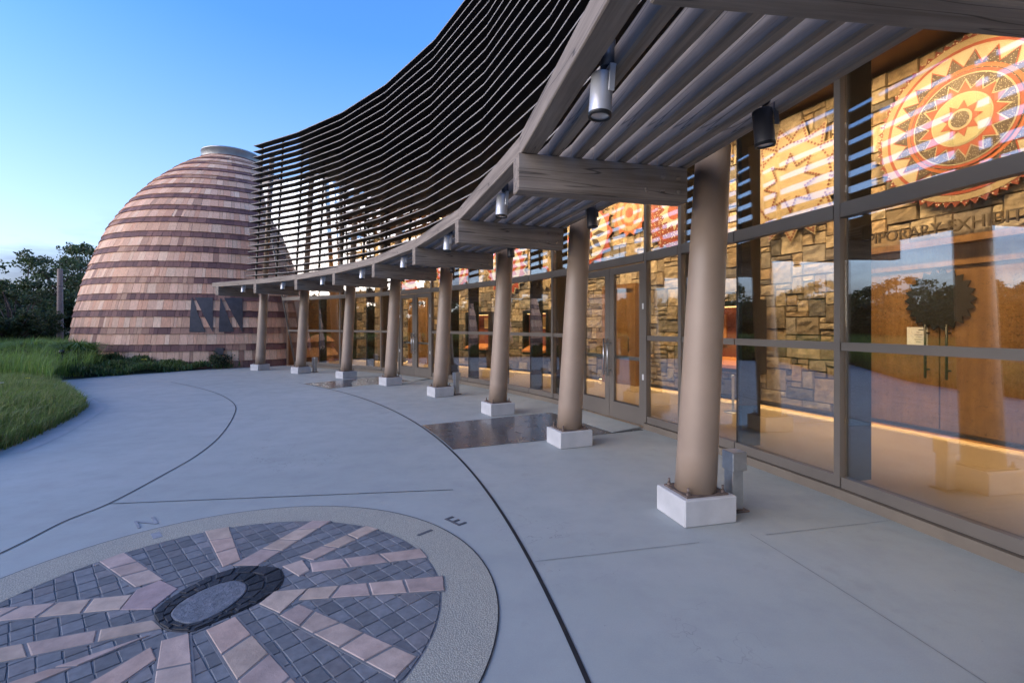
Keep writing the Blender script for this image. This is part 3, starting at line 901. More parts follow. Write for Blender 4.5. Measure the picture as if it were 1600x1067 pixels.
art('sunburst_art', 'cream disc with black petal marks and red points', 36.6, 4.1, [
    (star_pts(12, .74, .92), 0), (disc_pts(.70), 2), (petals(9, .64, .10), 5), (disc_pts(.14), 0)], AM)
art('sunburst_art', 'small pale star panel with purple brown centre, right of the third column', 41.0, 3.2, [
    (star_pts(16, .44, .56), 3), (disc_pts(.22), 0), (disc_pts(.15), 5)], AM)
art('sunburst_art', 'red and cream toothed disc left of the third column', 45.3, 3.5, [
    (star_pts(22, .86, 1.0), 2), (star_pts(22, .80, .95), 0), (disc_pts(.70), 2), (star_pts(14, .45, .60), 0), (disc_pts(.36), 1), (disc_pts(.2), 2)], AM)
art('sunburst_art', 'red striped disc above the far glass doors', 51.8, 3.7, [
    (star_pts(20, .80, .92), 0), (disc_pts(.72), 3), (disc_pts(.60), 0), (disc_pts(.48), 2), (star_pts(10, .2, .38), 5)], AM)
art('sunburst_art', 'orange sun disc nearest the domed building', 57.2, 3.7, [
    (star_pts(16, .70, .88), 1), (disc_pts(.62), 2), (disc_pts(.46), 0), (star_pts(9, .18, .36), 2)], AM)
o = MB(); plate(o, star_pts(22, .36, .43), 0, .02, 0); o = o.build('sunburst_plaque', 'dark_disc'); o.matrix_world = wall_frame(17.86, 1.89, 24.27)
tag(o, 'black toothed disc fixed across the two wooden gallery doors', 'plaque')
# lettering over the gallery door
sg = thing('wall_lettering', 'dark raised letters reading TEMPORARY EXHIBITS above the wooden gallery door', 'sign', P(17.9, 24.1, 2.84))
Mx = Matrix.Translation(-sg.location) @ wall_frame(17.9, 2.84, 24.095) @ Matrix.Diagonal((.96, 1, 1, 1))
text_mesh('letters', 'TEMPORARY EXHIBITS', .225, 'sign_letter', sg, Mx, .012)
# notice on the door
nt = thing('paper_notice', 'white paper notice taped beside the handles of the gallery door', 'notice', P(18.5, 24.27, 1.37))
m = MB(); m.box((0, 0, 0), (.002, .26, .28), Mrad(18.5)); m.build('sheet', 'paper', nt)
m = MB()
for k, w in enumerate((.08, .05, .10, .07, .11, .06)):
    m.box(-radial(18.5) * .002 + tangent(18.5) * (-.02 if k else -.06) + Vector((0, 0, .10 - .034 * k)), (.001, w, .006 if k else .014), Mrad(18.5))
m.build('print', 'letter_grey', nt)
# lit display cases let into the stone wall
def display_case(a0, a1, label):
    am = (a0 + a1) / 2; w = R(a1 - a0) * 23.9; M3 = Mrad(am); b = P(am, 23.95, 0)
    t_ = thing('display_case', label, 'display case', b, 0, 'display cases along the stone wall')
    def bx(name, mat, x, y, z, sx, sy, sz):
        m = MB(); m.box(M3 @ Vector((x, y, z)), (sx, sy, sz), M3); return m.build(name, mat, t_)
    z0, z1 = .62, 2.02; zc = (z0 + z1) / 2
    m = MB()
    for y in (-w / 2 + .04, w / 2 - .04): m.box(M3 @ Vector((0, y, zc)), (.26, .08, z1 - z0), M3)
    m.box(M3 @ Vector((0, 0, z1 - .05)), (.26, w - .16, .10), M3); m.box(M3 @ Vector((0, 0, z0 + .05)), (.26, w - .16, .10), M3)
    m.build('frame', 'case_black', t_)
    bx('back_panel', 'case_red', .09, 0, zc, .03, w - .16, z1 - z0 - .2)
    bx('picture_panel', 'case_gold', .06, -w / 2 + .28, 1.62, .03, .34, .36)
    bx('picture_panel', 'case_orange', .06, w / 2 - .34, 1.45, .03, .36, .6)
    m = MB(); hw = w / 2 - .09
    m.hexa([M3 @ Vector(p) for p in ((-.24, -hw, .70), (.07, -hw, .74), (.07, hw, .74), (-.24, hw, .70), (-.24, -hw, .76), (.07, -hw, .90), (.07, hw, .90), (-.24, hw, .76))])
    m.build('slanted_ledge', 'case_orange', t_)
    bx('light_strip', 'case_light', -.02, 0, z1 - .115, .08, w - .3, .02)
    return t_
display_case(24.05, 27.3, 'black framed lit display case between the nearest column and the stanchion')
display_case(39.9, 42.6, 'black framed lit display case seen between the second and third columns')
display_case(46.4, 49.4, 'black framed lit display case seen between the third and fourth columns')
st = thing('stanchion_post', 'slim steel stanchion on a round foot before the stone wall', 'stanchion', P(23.6, 23.0, .012))
m = MB(); m.lathe([(.15, 0), (.15, .012), (.12, .025), (.03, .035)], (0, 0, 0), 24); m.build('foot', 'steel', st)
m = MB(); m.lathe([(.022, .035), (.022, .60), (.03, .605), (.03, .65), (.015, .66)], (0, 0, 0), 14); m.build('post', 'steel', st)

# ------------------------------------------------------------------ columns of the canopy
def make_column(a, label):
    t_ = thing('canopy_column', label, 'column', P(a, 19.27), R(a), 'columns carrying the timber canopy')
    m = MB(); m.box((0, 0, .1025), (.46, .40, .205), None, bev=.008); m.build('plinth', 'plinth_concrete', t_)
    m = MB(); m.box((0, 0, .2125), (.37, .32, .015)); m.build('base_plate', 'rusty_steel', t_)
    for sx in (-1, 1):
        for sy in (-1, 1):
            m = MB(); p = (sx * .155, sy * .13, .22)
            m.lathe([(.017, 0), (.017, .018)], p, 6, smooth=False); m.lathe([(.009, .018), (.009, .055)], p, 8); m.build('anchor_bolt', 'rusty_steel', t_)
    lean = .061
    m = MB(); z0, z1 = .22, 2.98
    prof = [(.160, z0), (.157, z0 + .3), (.150, 1.2), (.143, 2.0), (.134, z1)]
    loops = [[(r * math.cos(2 * math.pi * i / 40) + (z - z0) * lean, r * math.sin(2 * math.pi * i / 40), z) for i in range(40)] for r, z in prof]
    m.loft(loops); m.build('shaft', 'column_paint', t_)
    return t_
CL = ['brown steel column under the nearest canopy beam, before the rosette pane',
      'nearest tall column on a white plinth with a square steel bollard at its foot',
      'second column from the viewer, on the dark tile before the near glass doors',
      'third column from the viewer, just past the near dark tile apron',
      'fourth column from the viewer, with a steel bollard at its plinth',
      'fifth column from the viewer, left of the far glass doors',
      'sixth column from the viewer, fourth from the domed building end minus one',
      'second last column, with a small steel bollard behind its plinth',
      'farthest column, standing before the shingled dome']
CL[6] = 'sixth column from the viewer, third from the shingled dome'
c0 = make_column(COLS[0], CL[0])
for a, lb in zip(COLS[1:], CL[1:]):
    c = copy_tree(c0); c.location = P(a, 19.27); c.rotation_euler = (0, 0, R(a)); c['label'] = lb

# ------------------------------------------------------------------ timber canopy
can_o = P(35.8, 18.5, 0)
can = thing('timber_canopy', 'grey weathered timber pergola of beams and long purlins along the glass front', 'canopy', can_o)
R_END, BZ0, BZ1 = 17.77, 2.50, 2.77
def beam_mesh():
    m = MB(); L = 19.15 - R_END
    pts = []
    m.box((L / 2, 0, (BZ0 + BZ1) / 2), (L, .145, BZ1 - BZ0), None, bev=.006)
    for k, (x, z) in enumerate(((L - .36, 2.575), (L - .22, 2.575), (L - .08, 2.575), (L - .22, 2.68), (L - .08, 2.68))):
        for s in (-1, 1):
            m.lathe([(.020, .0), (.020, .004), (.012, .010)], (x, s * .0725, z), 10, Matrix.Rotation(R(90 * s), 3, 'X').inverted() if s > 0 else Matrix.Rotation(R(90), 3, 'X'))
    return m
b0 = None
for a in BEAMS:
    if b0 is None: b0 = beam_mesh().build('beam', 'weathered_wood', can); b = b0
    else: b = b0.copy(); COL.objects.link(b)
    b.location = P(a, R_END) - can_o; b.rotation_euler = (0, 0, R(a))
def long_piece(name, a0, a1, r, w, z0, z1, ext0=0.0, ext1=0.0, mat='weathered_wood', bev=.006):
    p, q = P(a0, r), P(a1, r); d = (q - p).normalized(); p = p - d * ext0; q = q + d * ext1
    L = (q - p).length; m = MB(); m.box((L / 2, 0, (z0 + z1) / 2), (L - .004, w, z1 - z0), None, bev=bev)
    o = m.build(name, mat, can); o.location = p - can_o; o.rotation_euler = (0, 0, math.atan2(d.y, d.x)); return o
for i in range(len(BEAMS) - 1):
    a0, a1 = BEAMS[i], BEAMS[i + 1]; last = i == len(BEAMS) - 2; ex = .32 if last else 0.0
    long_piece('fascia_board', a0, a1, 17.86, .125, BZ1 + .002, BZ1 + .145, 0, ex)
    for k in range(7):
        long_piece('purlin', a0, a1, 18.06 + .18 * k, .074, BZ1 + .002, BZ1 + .132, 0, ex, bev=.012)

# ------------------------------------------------------------------ louvre screen
ls_o = P(35.8, 19.1, 3.0)
ls = thing('louver_screen', 'tall curved screen of dark horizontal slats rising above the canopy', 'louver screen', ls_o)
KA = [-9, -0.2] + COLS + [64.35]
NB = 23
def lr(z): return 18.87 + .056 * (z - SLAT0)
for k in range(NB):
    z = SLAT0 + (SLAT1 - SLAT0) * k / (NB - 1)
    m = MB(); th_, dep = .020, .27; r = lr(z)
    def ringpts(a): return [P(a, r, z), P(a, r + dep, z + .006), P(a, r + dep, z + th_ + .006), P(a, r, z + th_)]
    for i in range(len(KA) - 1):
        pa, pb = ringpts(KA[i]), ringpts(KA[i + 1])
        d = (pb[0] - pa[0]).normalized() * .003
        A = [m.vert(p + d) for p in pa]; B = [m.vert(p - d) for p in pb]
        for q in range(4):
            w = (q + 1) % 4
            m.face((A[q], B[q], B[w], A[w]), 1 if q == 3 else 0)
        m.face(A, 0); m.face(B[::-1], 0)
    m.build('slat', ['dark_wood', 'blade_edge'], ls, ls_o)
for a in [-0.2] + COLS:
    m = MB(); m.tube([P(a, 19.27 + .061 * 2.97, 2.97), P(a, 19.27 + .061 * 7.6, 7.6)], .085, 16); m.build('post', 'column_paint', ls, ls_o)
def carrier(a, off):
    m = MB()
    m.hexa([P(a, lr(3.1) + off + x, 3.1) + tangent(a) * y for x, y in ((0, -.02), (.05, -.02), (.05, .02), (0, .02))] +
           [P(a, lr(7.75) + off + x, 7.75) + tangent(a) * y for x, y in ((0, -.02), (.05, -.02), (.05, .02), (0, .02))])
    m.build('slat_carrier', 'bronze_dark', ls, ls_o)
for i in range(len(COLS)):
    carrier(COLS[i], .22)
    if i: carrier((COLS[i] + COLS[i - 1]) / 2, .22)

# ------------------------------------------------------------------ spotlights under the canopy
def make_spot(col, label, a, r, zt, group, tilt):
    t_ = thing('spotlight', label, 'spotlight', P(a, r, zt), R(a), group)
    m = MB(); m.lathe([(.038, 0), (.038, -.13)], (.035, 0, 0), 20); m.lathe([(.012, -.13), (.012, -.155)], (.035, 0, 0), 10); m.build('mount', 'grey_paint', t_)
    Mt = Matrix.Rotation(tilt, 3, 'Y')
    m = MB()
    for s in (-1, 1): m.box(Vector((.03, s * .066, -.21)), (.030, .008, .13), Mt, bev=.002)
    m.box(Vector((.035, 0, -.148)), (.03, .14, .010)); m.build('yoke', col, t_)
    cz = -.262
    m = MB(); m.lathe([(.040, .10), (.055, .092), (.056, -.10), (.056, -.105)], (.0, 0, cz), 28, Mt); m.build('canister', col, t_)
    m = MB(); m.lathe([(.0575, -.098), (.0575, -.116), (.046, -.116), (.046, -.100)], (0, 0, cz), 28, Mt, cap=False); m.build('rim', 'black_paint', t_)
    m = MB(); m.lathe([(.047, -.108), (.046, -.1075)], (0, 0, cz), 28, Mt); m.build('lens', 'lens', t_)
    return t_
words = ['nearest', 'second', 'third', 'fourth', 'fifth', 'sixth', 'seventh', 'farthest']
so = si = None
for i in range(8):
    a = (COLS[i] + COLS[i + 1]) / 2 - .3
    lo = f'{words[i]} silver can spotlight hanging along the outer edge of the timber canopy'
    li = f'{words[i]} dark can spotlight hanging along the inner canopy edge by the glass'
    if i == 0:
        so = s = make_spot('silver_paint', lo, a, 17.935, BZ1 + .165, 'spotlights along the outer canopy edge', R(4))
        si = q = make_spot('grey_paint', li, a + .8, 19.05, BZ1 + .20, 'spotlights along the inner canopy edge', R(-6))
    else:
        s = copy_tree(so); s.location = P(a, 17.935, BZ1 + .165); s.rotation_euler = (0, 0, R(a)); s['label'] = lo
        q = copy_tree(si); q.location = P(a + 1.0, 19.05, BZ1 + .20); q.rotation_euler = (0, 0, R(a + 1.0)); q['label'] = li

# ------------------------------------------------------------------ bollard lights
def make_bollard(a, label):
    t_ = thing('bollard_light', label, 'bollard', P(a, 19.66), R(a), 'square steel bollards beside the columns')
    m = MB(); m.box((0, 0, .006), (.17, .17, .012)); m.build('base_plate', 'rusty_steel', t_)
    m = MB(); m.box((0, 0, .175), (.105, .105, .325), None, bev=.004); m.build('post', 'steel', t_)
    m = MB(); m.box((.004, -.004, .412), (.135, .135, .155), None, bev=.004); m.build('hood', 'steel', t_)
    m = MB(); m.box((0, 0, .336), (.11, .11, .012)); m.build('lens', 'lens', t_)
    return t_
b0 = make_bollard(14.3, 'square brushed steel bollard beside the nearest column plinth')
for a, lb in ((35.75, 'square steel bollard beside the fourth column plinth'), (57.0, 'small square steel bollard behind the second last column plinth')):
    b = copy_tree(b0); b.location = P(a, 19.66); b.rotation_euler = (0, 0, R(a)); b['label'] = lb

# ------------------------------------------------------------------ shingled dome
DO = Vector((-12.99, 21.94, 0))
dome = thing('dome_building', 'tall egg shaped dome clad in striped tan and brown cedar shingles', 'building', DO)
PR = np.array([(5.56, 0.), (5.52, .74), (5.38, 1.95), (5.14, 3.16), (4.80, 4.29), (4.37, 5.48), (3.74, 6.54), (2.98, 7.54), (2.02, 8.47), (1.07, 9.12)])
zf = np.linspace(0, 9.12, 400)
rf = np.interp(zf, PR[:, 1], PR[:, 0])
for _ in range(60): rf[1:-1] = (rf[:-2] + rf[1:-1] * 2 + rf[2:]) / 4
arcl = np.r_[0, np.cumsum(np.hypot(np.diff(zf), np.diff(rf)))]
def prof(s): return float(np.interp(s, arcl, rf)), float(np.interp(s, arcl, zf))
LIGHT = [(.70, .44, .29), (.75, .50, .345), (.66, .40, .265), (.71, .45, .31), (.77, .55, .39), (.68, .385, .25), (.60, .38, .26), (.73, .475, .335)]
DARK = [(.185, .092, .082), (.155, .078, .072), (.205, .105, .088), (.23, .12, .10), (.135, .068, .066)]
MIDD = [(.38, .22, .155), (.33, .19, .14), (.44, .275, .19)]
m = MB()
s0 = 0.0; k = 0; Ltot = arcl[-1]
while s0 < Ltot - .02:
    ex = .26 if k == 0 else (.375 if k % 2 else .235)
    s1 = min(s0 + ex, Ltot); (rb, zb), (rt, zt) = prof(s0), prof(min(s1 + .03, Ltot))
    nrm = Vector((zt - zb, 0, rb - rt)).normalized()
    dark = k % 2 == 0
    b = 0.0; run = 0; mode = 'd' if dark else 'l'
    while b < 2 * math.pi - .001:
        w = random.choice((.10, .13, .15, .18, .22, .26, .30)) / max(rb, .6)
        if 2 * math.pi - b - w < .08 / max(rb, .6): w = 2 * math.pi - b
        if dark:
            if run <= 0:
                mode = 'm' if random.random() < (.16 if k not in (4, 20) else .45) else 'd'; run = random.randint(2, 7)
            run -= 1
            tn = random.choice(DARK if mode == 'd' else MIDD)
        else:
            tn = random.choice(LIGHT)
            if random.random() < .05: tn = random.choice(MIDD)
        f_ = random.uniform(.88, 1.1); tn = (tn[0] * f_ * 1.06, tn[1] * f_ * .97, tn[2] * f_ * .90)
        gp = .004 / max(rb, .6); b0_, b1_ = b + gp, b + w - gp
        ob_, ot_ = .042 + random.uniform(-.004, .004), .006
        jz = random.uniform(-.006, .006)
        def pp(bb, r, z, off): return ((r + nrm.x * off) * math.cos(bb), (r + nrm.x * off) * math.sin(bb), z + nrm.z * off)
        v_ = [m.vert(pp(b0_, rb, zb + jz, ob_)), m.vert(pp(b1_, rb, zb + jz, ob_)), m.vert(pp(b1_, rt, zt, ot_)), m.vert(pp(b0_, rt, zt, ot_)), m.vert(pp(b0_, rb, zb + jz, 0)), m.vert(pp(b1_, rb, zb + jz, 0))]
        m.face((v_[0], v_[1], v_[2], v_[3]), 0, tn); m.face((v_[4], v_[5], v_[1], v_[0]), 0, tn)
        m.face((v_[0], v_[3], v_[4]), 0, tn); m.face((v_[1], v_[5], v_[2]), 0, tn)
        b += w
    s0 = s1; k += 1
m.build('shingle_cladding', 'shingle', dome, tint=True)
m = MB(); m.lathe([(float(r) - .01, float(z)) for r, z in zip(rf[::10], zf[::10])], n=96); m.build('shell', 'dark_render', dome)
m = MB(); m.lathe([(1.17, 9.02), (1.19, 9.06), (1.19, 9.36), (1.21, 9.37), (1.21, 9.42), (1.14, 9.43)], n=64); m.build('roof_ring', 'zinc', dome)
def dome_pt(th_, z, off=.05):
    r = float(np.interp(z, zf, rf)) + off
    return Vector((r * math.cos(R(th_)), r * math.sin(R(th_)), z))
def dome_patch(poly, name, mat, th_off=.052):
    # thin curved plate over the shingles: poly is in (bearing, height)
    m = MB(); n = 8
    lo, hi = poly[0], poly[1]     # two edges, each ((th0,z0),(th1,z1))
    fr_, bk = [], []
    for i in range(n + 1):
        u = i / n
        a = (lo[0][0] + (lo[1][0] - lo[0][0]) * u, lo[0][1] + (lo[1][1] - lo[0][1]) * u); b = (hi[0][0] + (hi[1][0] - hi[0][0]) * u, hi[0][1] + (hi[1][1] - hi[0][1]) * u)
        fr_.append((m.vert(dome_pt(*a, th_off)), m.vert(dome_pt(*b, th_off)))); bk.append((m.vert(dome_pt(*a, .01)), m.vert(dome_pt(*b, .01))))
    for i in range(n):
        m.face((fr_[i][0], fr_[i][1], fr_[i + 1][1], fr_[i + 1][0])); m.face((bk[i][0], fr_[i][0], fr_[i + 1][0], bk[i + 1][0])); m.face((fr_[i][1], bk[i][1], bk[i + 1][1], fr_[i + 1][1]))
    m.face((bk[0][0], bk[0][1], fr_[0][1], fr_[0][0])); m.face((bk[n][1], bk[n][0], fr_[n][0], fr_[n][1]))
    return m.build(name, mat, dome)
simple('vent_grey', (.060, .050, .050), .6, var=.25, scale=6)
dome_patch([((-72.85, 1.31), (-72.75, 2.5)), ((-67.8, 1.31), (-72.6, 2.54))], 'dark_panel', 'vent_grey')
dome_patch([((-65.45, 1.31), (-71.6, 2.54)), ((-65.35, 1.31), (-65.7, 2.55))], 'dark_panel', 'vent_grey')
dome_patch([((-63.54, 1.31), (-63.2, 2.5)), ((-58.5, 1.31), (-63.05, 2.55))], 'dark_panel', 'vent_grey')
dome_patch([((-55.9, 1.31), (-61.9, 2.55)), ((-55.7, 1.31), (-55.6, 2.57))], 'dark_panel', 'vent_grey')
dome_patch([((-64.4, .50), (-64.4, .74)), ((-61.9, .50), (-61.9, .74))], 'service_box', 'vent_grey', .14)

# ------------------------------------------------------------------ planting beds
BED = [(-6.05, 4.6), (-6.25, 5.78), (-6.62, 6.62), (-7.05, 7.4), (-7.45, 8.1), (-8.0, 8.9), (-9.65, 10.4), (-11.6, 12.1), (-12.6, 13.2), (-12.4, 14.1), (-11.5, 15.4), (-10.6, 16.7), (-9.9, 17.2),
       (-14, 22), (-26, 30), (-60, 40), (-70, 0), (-40, -20), (-12, -9), (-8.0, -4), (-6.4, 0.5), (-6.0, 3.0)]
BP = np.array(BED)
def sdist(x, y):
    """distance inside the bed outline (positive inside)"""
    q = np.stack([x, y], -1)[..., None, :]; a = BP; b = np.roll(BP, -1, 0); e = b - a
    w = q - a; u = np.clip((w * e).sum(-1) / (e * e).sum(-1), 0, 1); d = np.linalg.norm(w - u[..., None] * e, axis=-1).min(-1)
    cond = ((a[:, 1] > y[..., None]) != (b[:, 1] > y[..., None]))
    xi = a[:, 0] + (y[..., None] - a[:, 1]) / np.where(np.abs(e[:, 1]) < 1e-9, 1e-9, e[:, 1]) * e[:, 0]
    ins = (cond & (x[..., None] < xi)).sum(-1) % 2 == 1
    return np.where(ins, d, -d)
def bed_h(x, y):
    s = sdist(x, y)
    h = np.clip(s, 0, 6); mound = .10 * np.minimum(h / .35, 1) + .34 * np.clip((s - .3) / 3.2, 0, 1) ** .8
    far = np.clip((-x + y * .0 - 12.5) / 4, 0, 1)
    low = np.exp(-((x + 11) ** 2 + (y - 16.2) ** 2) / 6.0)
    mound = mound * (1 - .75 * low)
    return np.where(s > 0, mound + .05 * np.sin(x * 2.1) * np.cos(y * 1.7) * np.clip(s, 0, 1), -.06 + np.maximum(s, -.2) * .1)
gx, gy = np.arange(-34, -5.6, .25), np.arange(-6, 30, .25)
X, Y = np.meshgrid(gx, gy); Z = bed_h(X, Y)
m = MB(); nx_, ny_ = len(gx), len(gy)
for j in range(ny_):
    for i in range(nx_): m.vert((X[j, i], Y[j, i], Z[j, i]))
for j in range(ny_ - 1):
    for i in range(nx_ - 1):
        if max(Z[j, i], Z[j, i + 1], Z[j + 1, i], Z[j + 1, i + 1]) > -.06:
            m.face((j * nx_ + i, j * nx_ + i + 1, (j + 1) * nx_ + i + 1, (j + 1) * nx_ + i), 0, None, True)
t = NT('bed_soil')
v = t.coord(); c = t.mix(t.rng(t.noise(v, 2.2, 6), .35, .65), (.022, .034, .012), (.050, .050, .022)); t.base(c); t.set(.95)
tag(m.build('planting_bed', 'bed_soil'), kind='structure')
edge = [p for p in BED[1:9]]
tag(strip(smooth_pts([(p[0] + .22, p[1] - .10) for p in edge]), .30, .004).build('bed_kerb', 'concrete_edge'), kind='structure')

def blades(n, xy, h0, h1, wid, cols, bend=.6, windx=.25, hgt=None, spread=None):
    """curved two-segment blades as quads; returns verts, tints"""
    x, y = xy; z = bed_h(x, y) if hgt is None else hgt
    L = rng.uniform(h0, h1, n); ph = rng.uniform(0, 2 * math.pi, n); lean = rng.uniform(.1, bend, n)
    dx, dy = np.cos(ph) * lean + windx, np.sin(ph) * lean - windx * .3
    w = rng.uniform(.6, 1.3, n) * wid; tx, ty = -np.sin(ph + rng.uniform(-1, 1, n)), np.cos(ph)
    p0 = np.stack([x, y, z - .02], -1); p1 = np.stack([x + dx * L * .30, y + dy * L * .30, z + L * .62], -1); p2 = np.stack([x + dx * L * .85, y + dy * L * .85, z + L * (1 - .35 * lean)], -1)
    s = np.stack([tx * w, ty * w, np.zeros(n)], -1)
    q1 = np.stack([p0 - s, p0 + s, p1 + s * .8, p1 - s * .8], 1); q2 = np.stack([p1 - s * .8, p1 + s * .8, p2 + s * .12, p2 - s * .12], 1)
    c = np.array(cols)[rng.integers(0, len(cols), n)] * rng.uniform(.7, 1.25, (n, 1))
    return np.concatenate([q1, q2]), np.concatenate([c, c])
def scatter(n, x0, x1, y0, y1, cond):
    X_, Y_ = [], []
    tot = 0
    while tot < n:
        x, y = rng.uniform(x0, x1, n), rng.uniform(y0, y1, n); k_ = cond(x, y); X_.append(x[k_]); Y_.append(y[k_]); tot += k_.sum()
    return np.concatenate(X_)[:n], np.concatenate(Y_)[:n]
GREEN = [(.24, .33, .07), (.29, .36, .095), (.19, .275, .06), (.37, .38, .16), (.27, .335, .095)]
near = scatter(46000, -13, -6.0, 4.2, 12.5, lambda x, y: (sdist(x, y) > -.02) & (x > -1.02 * y - 2.8))
v1, c1 = blades(46000, near, .10, .30, .0055, GREEN, .9, .30)
o = np_mesh('meadow_grass', v1, 4, 'leaf', c1); tag(o, 'soft wind blown grass filling the near planting bed at the left edge', 'grass', kind='stuff')
far = scatter(26000, -22, -10.5, 11.5, 19, lambda x, y: (sdist(x, y) > .15) & (x < -.885 * y + .25 * np.sin(y * 3)) & (np.hypot(x - DO.x, y - DO.y) > 5.7))
BRIGHT = [(.25, .38, .07), (.30, .43, .09), (.20, .31, .06), (.32, .41, .13)]
v1, c1 = blades(26000, far, .35, .80, .008, BRIGHT, .7, .15)
o = np_mesh('tall_grass', v1, 4, 'leaf', c1); tag(o, 'tall bright green grass mounded to the left of the shingled dome', 'grass', kind='stuff')
# low ground cover along the foot of the dome
gc = scatter(15000, -15.5, -9.6, 13.5, 18.2, lambda x, y: (sdist(x, y) > -.03) & (np.hypot(x - DO.x, y - DO.y) > 5.62) & (y > 13.6))
n = len(gc[0]); hh = np.abs(np.sin(gc[0] * 3.1) * np.cos(gc[1] * 2.7)) * .22 + rng.uniform(0, .16, n)
v1, c1 = blades(n, gc, .05, .16, .014, [(.10, .18, .045), (.14, .21, .06), (.17, .21, .09), (.08, .14, .04)], 1.2, 0, bed_h(*gc) + hh * .8)
o = np_mesh('ground_cover', v1, 4, 'leaf', c1); tag(o, 'low leafy ground cover along the foot of the dome', 'ground cover', kind='stuff')

def leaf_quads(centres, size, cols, flat=.0):
    n = len(centres); d1 = rng.normal(size=(n, 3)); d1 /= np.linalg.norm(d1, axis=1)[:, None]
    d2 = rng.normal(size=(n, 3)); d2 -= (d1 * d2).sum(1)[:, None] * d1; d2 /= np.linalg.norm(d2, axis=1)[:, None]
    s = rng.uniform(.6, 1.3, (n, 1)) * size
    a, b = d1 * s, d2 * s * .55
    q = np.stack([centres - a, centres - b * .9, centres + a, centres + b * .9], 1)
    c = np.array(cols)[rng.integers(0, len(cols), n)] * rng.uniform(.65, 1.3, (n, 1)); return q, c
def shrub(name, label, cat, loc, w, h, n, size, cols, group=None, upright=False):
    t_ = thing(name, label, cat, loc, 0, group)
    if upright:
        z = np.zeros(n); x = rng.normal(0, w * .22, n); y = rng.normal(0, w * .22, n)
        ph = np.arctan2(y, x)
        L = rng.uniform(.55, 1, n) * h; lean = np.hypot(x, y) / w * 2.2 + .15
        dx, dy = np.cos(ph) * lean, np.sin(ph) * lean
        p0 = np.stack([x * .4, y * .4, z], -1); p1 = p0 + np.stack([dx * L * .35, dy * L * .35, L * .7], -1); p2 = p0 + np.stack([dx * L * .95, dy * L * .95, L * (1.0 - .45 * np.clip(lean, 0, 1))], -1)
        s = np.stack([-np.sin(ph) * size, np.cos(ph) * size, z], -1)
        q = np.concatenate([np.stack([p0 - s, p0 + s, p1 + s, p1 - s], 1), np.stack([p1 - s, p1 + s, p2 + s * .1, p2 - s * .1], 1)])
        c = np.array(cols)[rng.integers(0, len(cols), n)] * rng.uniform(.7, 1.25, (n, 1)); np_mesh('leaves', q, 4, 'leaf', np.concatenate([c, c]), t_)
    else:
        nc = 26; cen = rng.normal(size=(nc, 3)); cen /= np.linalg.norm(cen, axis=1)[:, None]; cen *= rng.uniform(.3, 1, (nc, 1)) * np.array([w / 2, w / 2, h * .45]); cen[:, 2] += h * .5
        i = rng.integers(0, nc, n); pts = cen[i] + rng.normal(size=(n, 3)) * np.array([w, w, h]) * .10
        q, c = leaf_quads(pts, size, cols); np_mesh('leaves', q, 4, 'leaf', c, t_)
        m = MB()
        for k_ in range(6): m.tube([(0, 0, 0), tuple(cen[k_] * np.array([.5, .5, .5])), tuple(cen[k_])], [.012, .008, .004], 5)
        m.build('stem', 'bark', t_)
    return t_
zb = lambda x, y: float(bed_h(np.array([x]), np.array([y]))[0])
DG = [(.07, .14, .03), (.11, .20, .04), (.16, .26, .06)]
shrub('flax_tuft', 'spiky dark green tuft at the lower left corner of the dome', 'plant', (-14.1, 15.4, zb(-14.1, 15.4)), 1.1, 1.0, 900, .012, DG, upright=True)
shrub('flax_tuft', 'bright arching grass tuft beside the black path light', 'plant', (-15.4, 15.2, zb(-15.4, 15.2)), 1.2, .95, 1000, .010, BRIGHT, upright=True)
shrub('shrub', 'small leafy shrub at the right end of the bed by the dome', 'shrub', (-10.45, 16.95, .02), .75, .62, 1600, .040, [(.04, .065, .025), (.06, .09, .035), (.10, .115, .07)])
shrub('shrub', 'grey green low shrub beside the black path light', 'shrub', (-13.7, 14.55, zb(-13.7, 14.55)), .9, .55, 1500, .035, [(.055, .07, .045), (.08, .09, .07), (.04, .055, .03)])
shrub('shrub', 'dark shrub near the path edge left of the path light', 'shrub', (-14.9, 14.2, zb(-14.9, 14.2)), 1.0, .5, 1500, .035, [(.03, .05, .02), (.05, .07, .03), (.07, .08, .05)])
# flowers
def flower(label, x, y, h, mat, n=5, r=.035):
    z = zb(x, y); t_ = thing('flower', label, 'flower', (x, y, z))
    m = MB(); m.tube([(0, 0, 0), (.01, .01, h * .6), (.0, .0, h)], [.006, .005, .004], 5, 0, (.12, .20, .05)); m.build('stem', 'leaf', t_, tint=True)
    for k_ in range(n):
        b = 2 * math.pi * k_ / n; m = MB(); d = Vector((math.cos(b), math.sin(b), 0)); s_ = Vector((-d.y, d.x, 0)); c = Vector((0, 0, h))
        m.poly([c, c + d * r - s_ * r * .5 + Vector((0, 0, r * .6)), c + d * r * 1.9 + Vector((0, 0, r * .2)), c + d * r + s_ * r * .5 + Vector((0, 0, r * .6))]); m.build('petal', mat, t_)
flower('yellow flower in the ground cover below the dome', -12.05, 15.5, .36, 'yellow_petal', 4, .05)
flower('pale yellow flower spike in the grass at the left', -9.25, 9.05, .34, 'yellow_petal', 6, .022)
flower('small white flower in the grass at the far left edge', -9.1, 8.45, .30, 'white_petal', 7, .018)
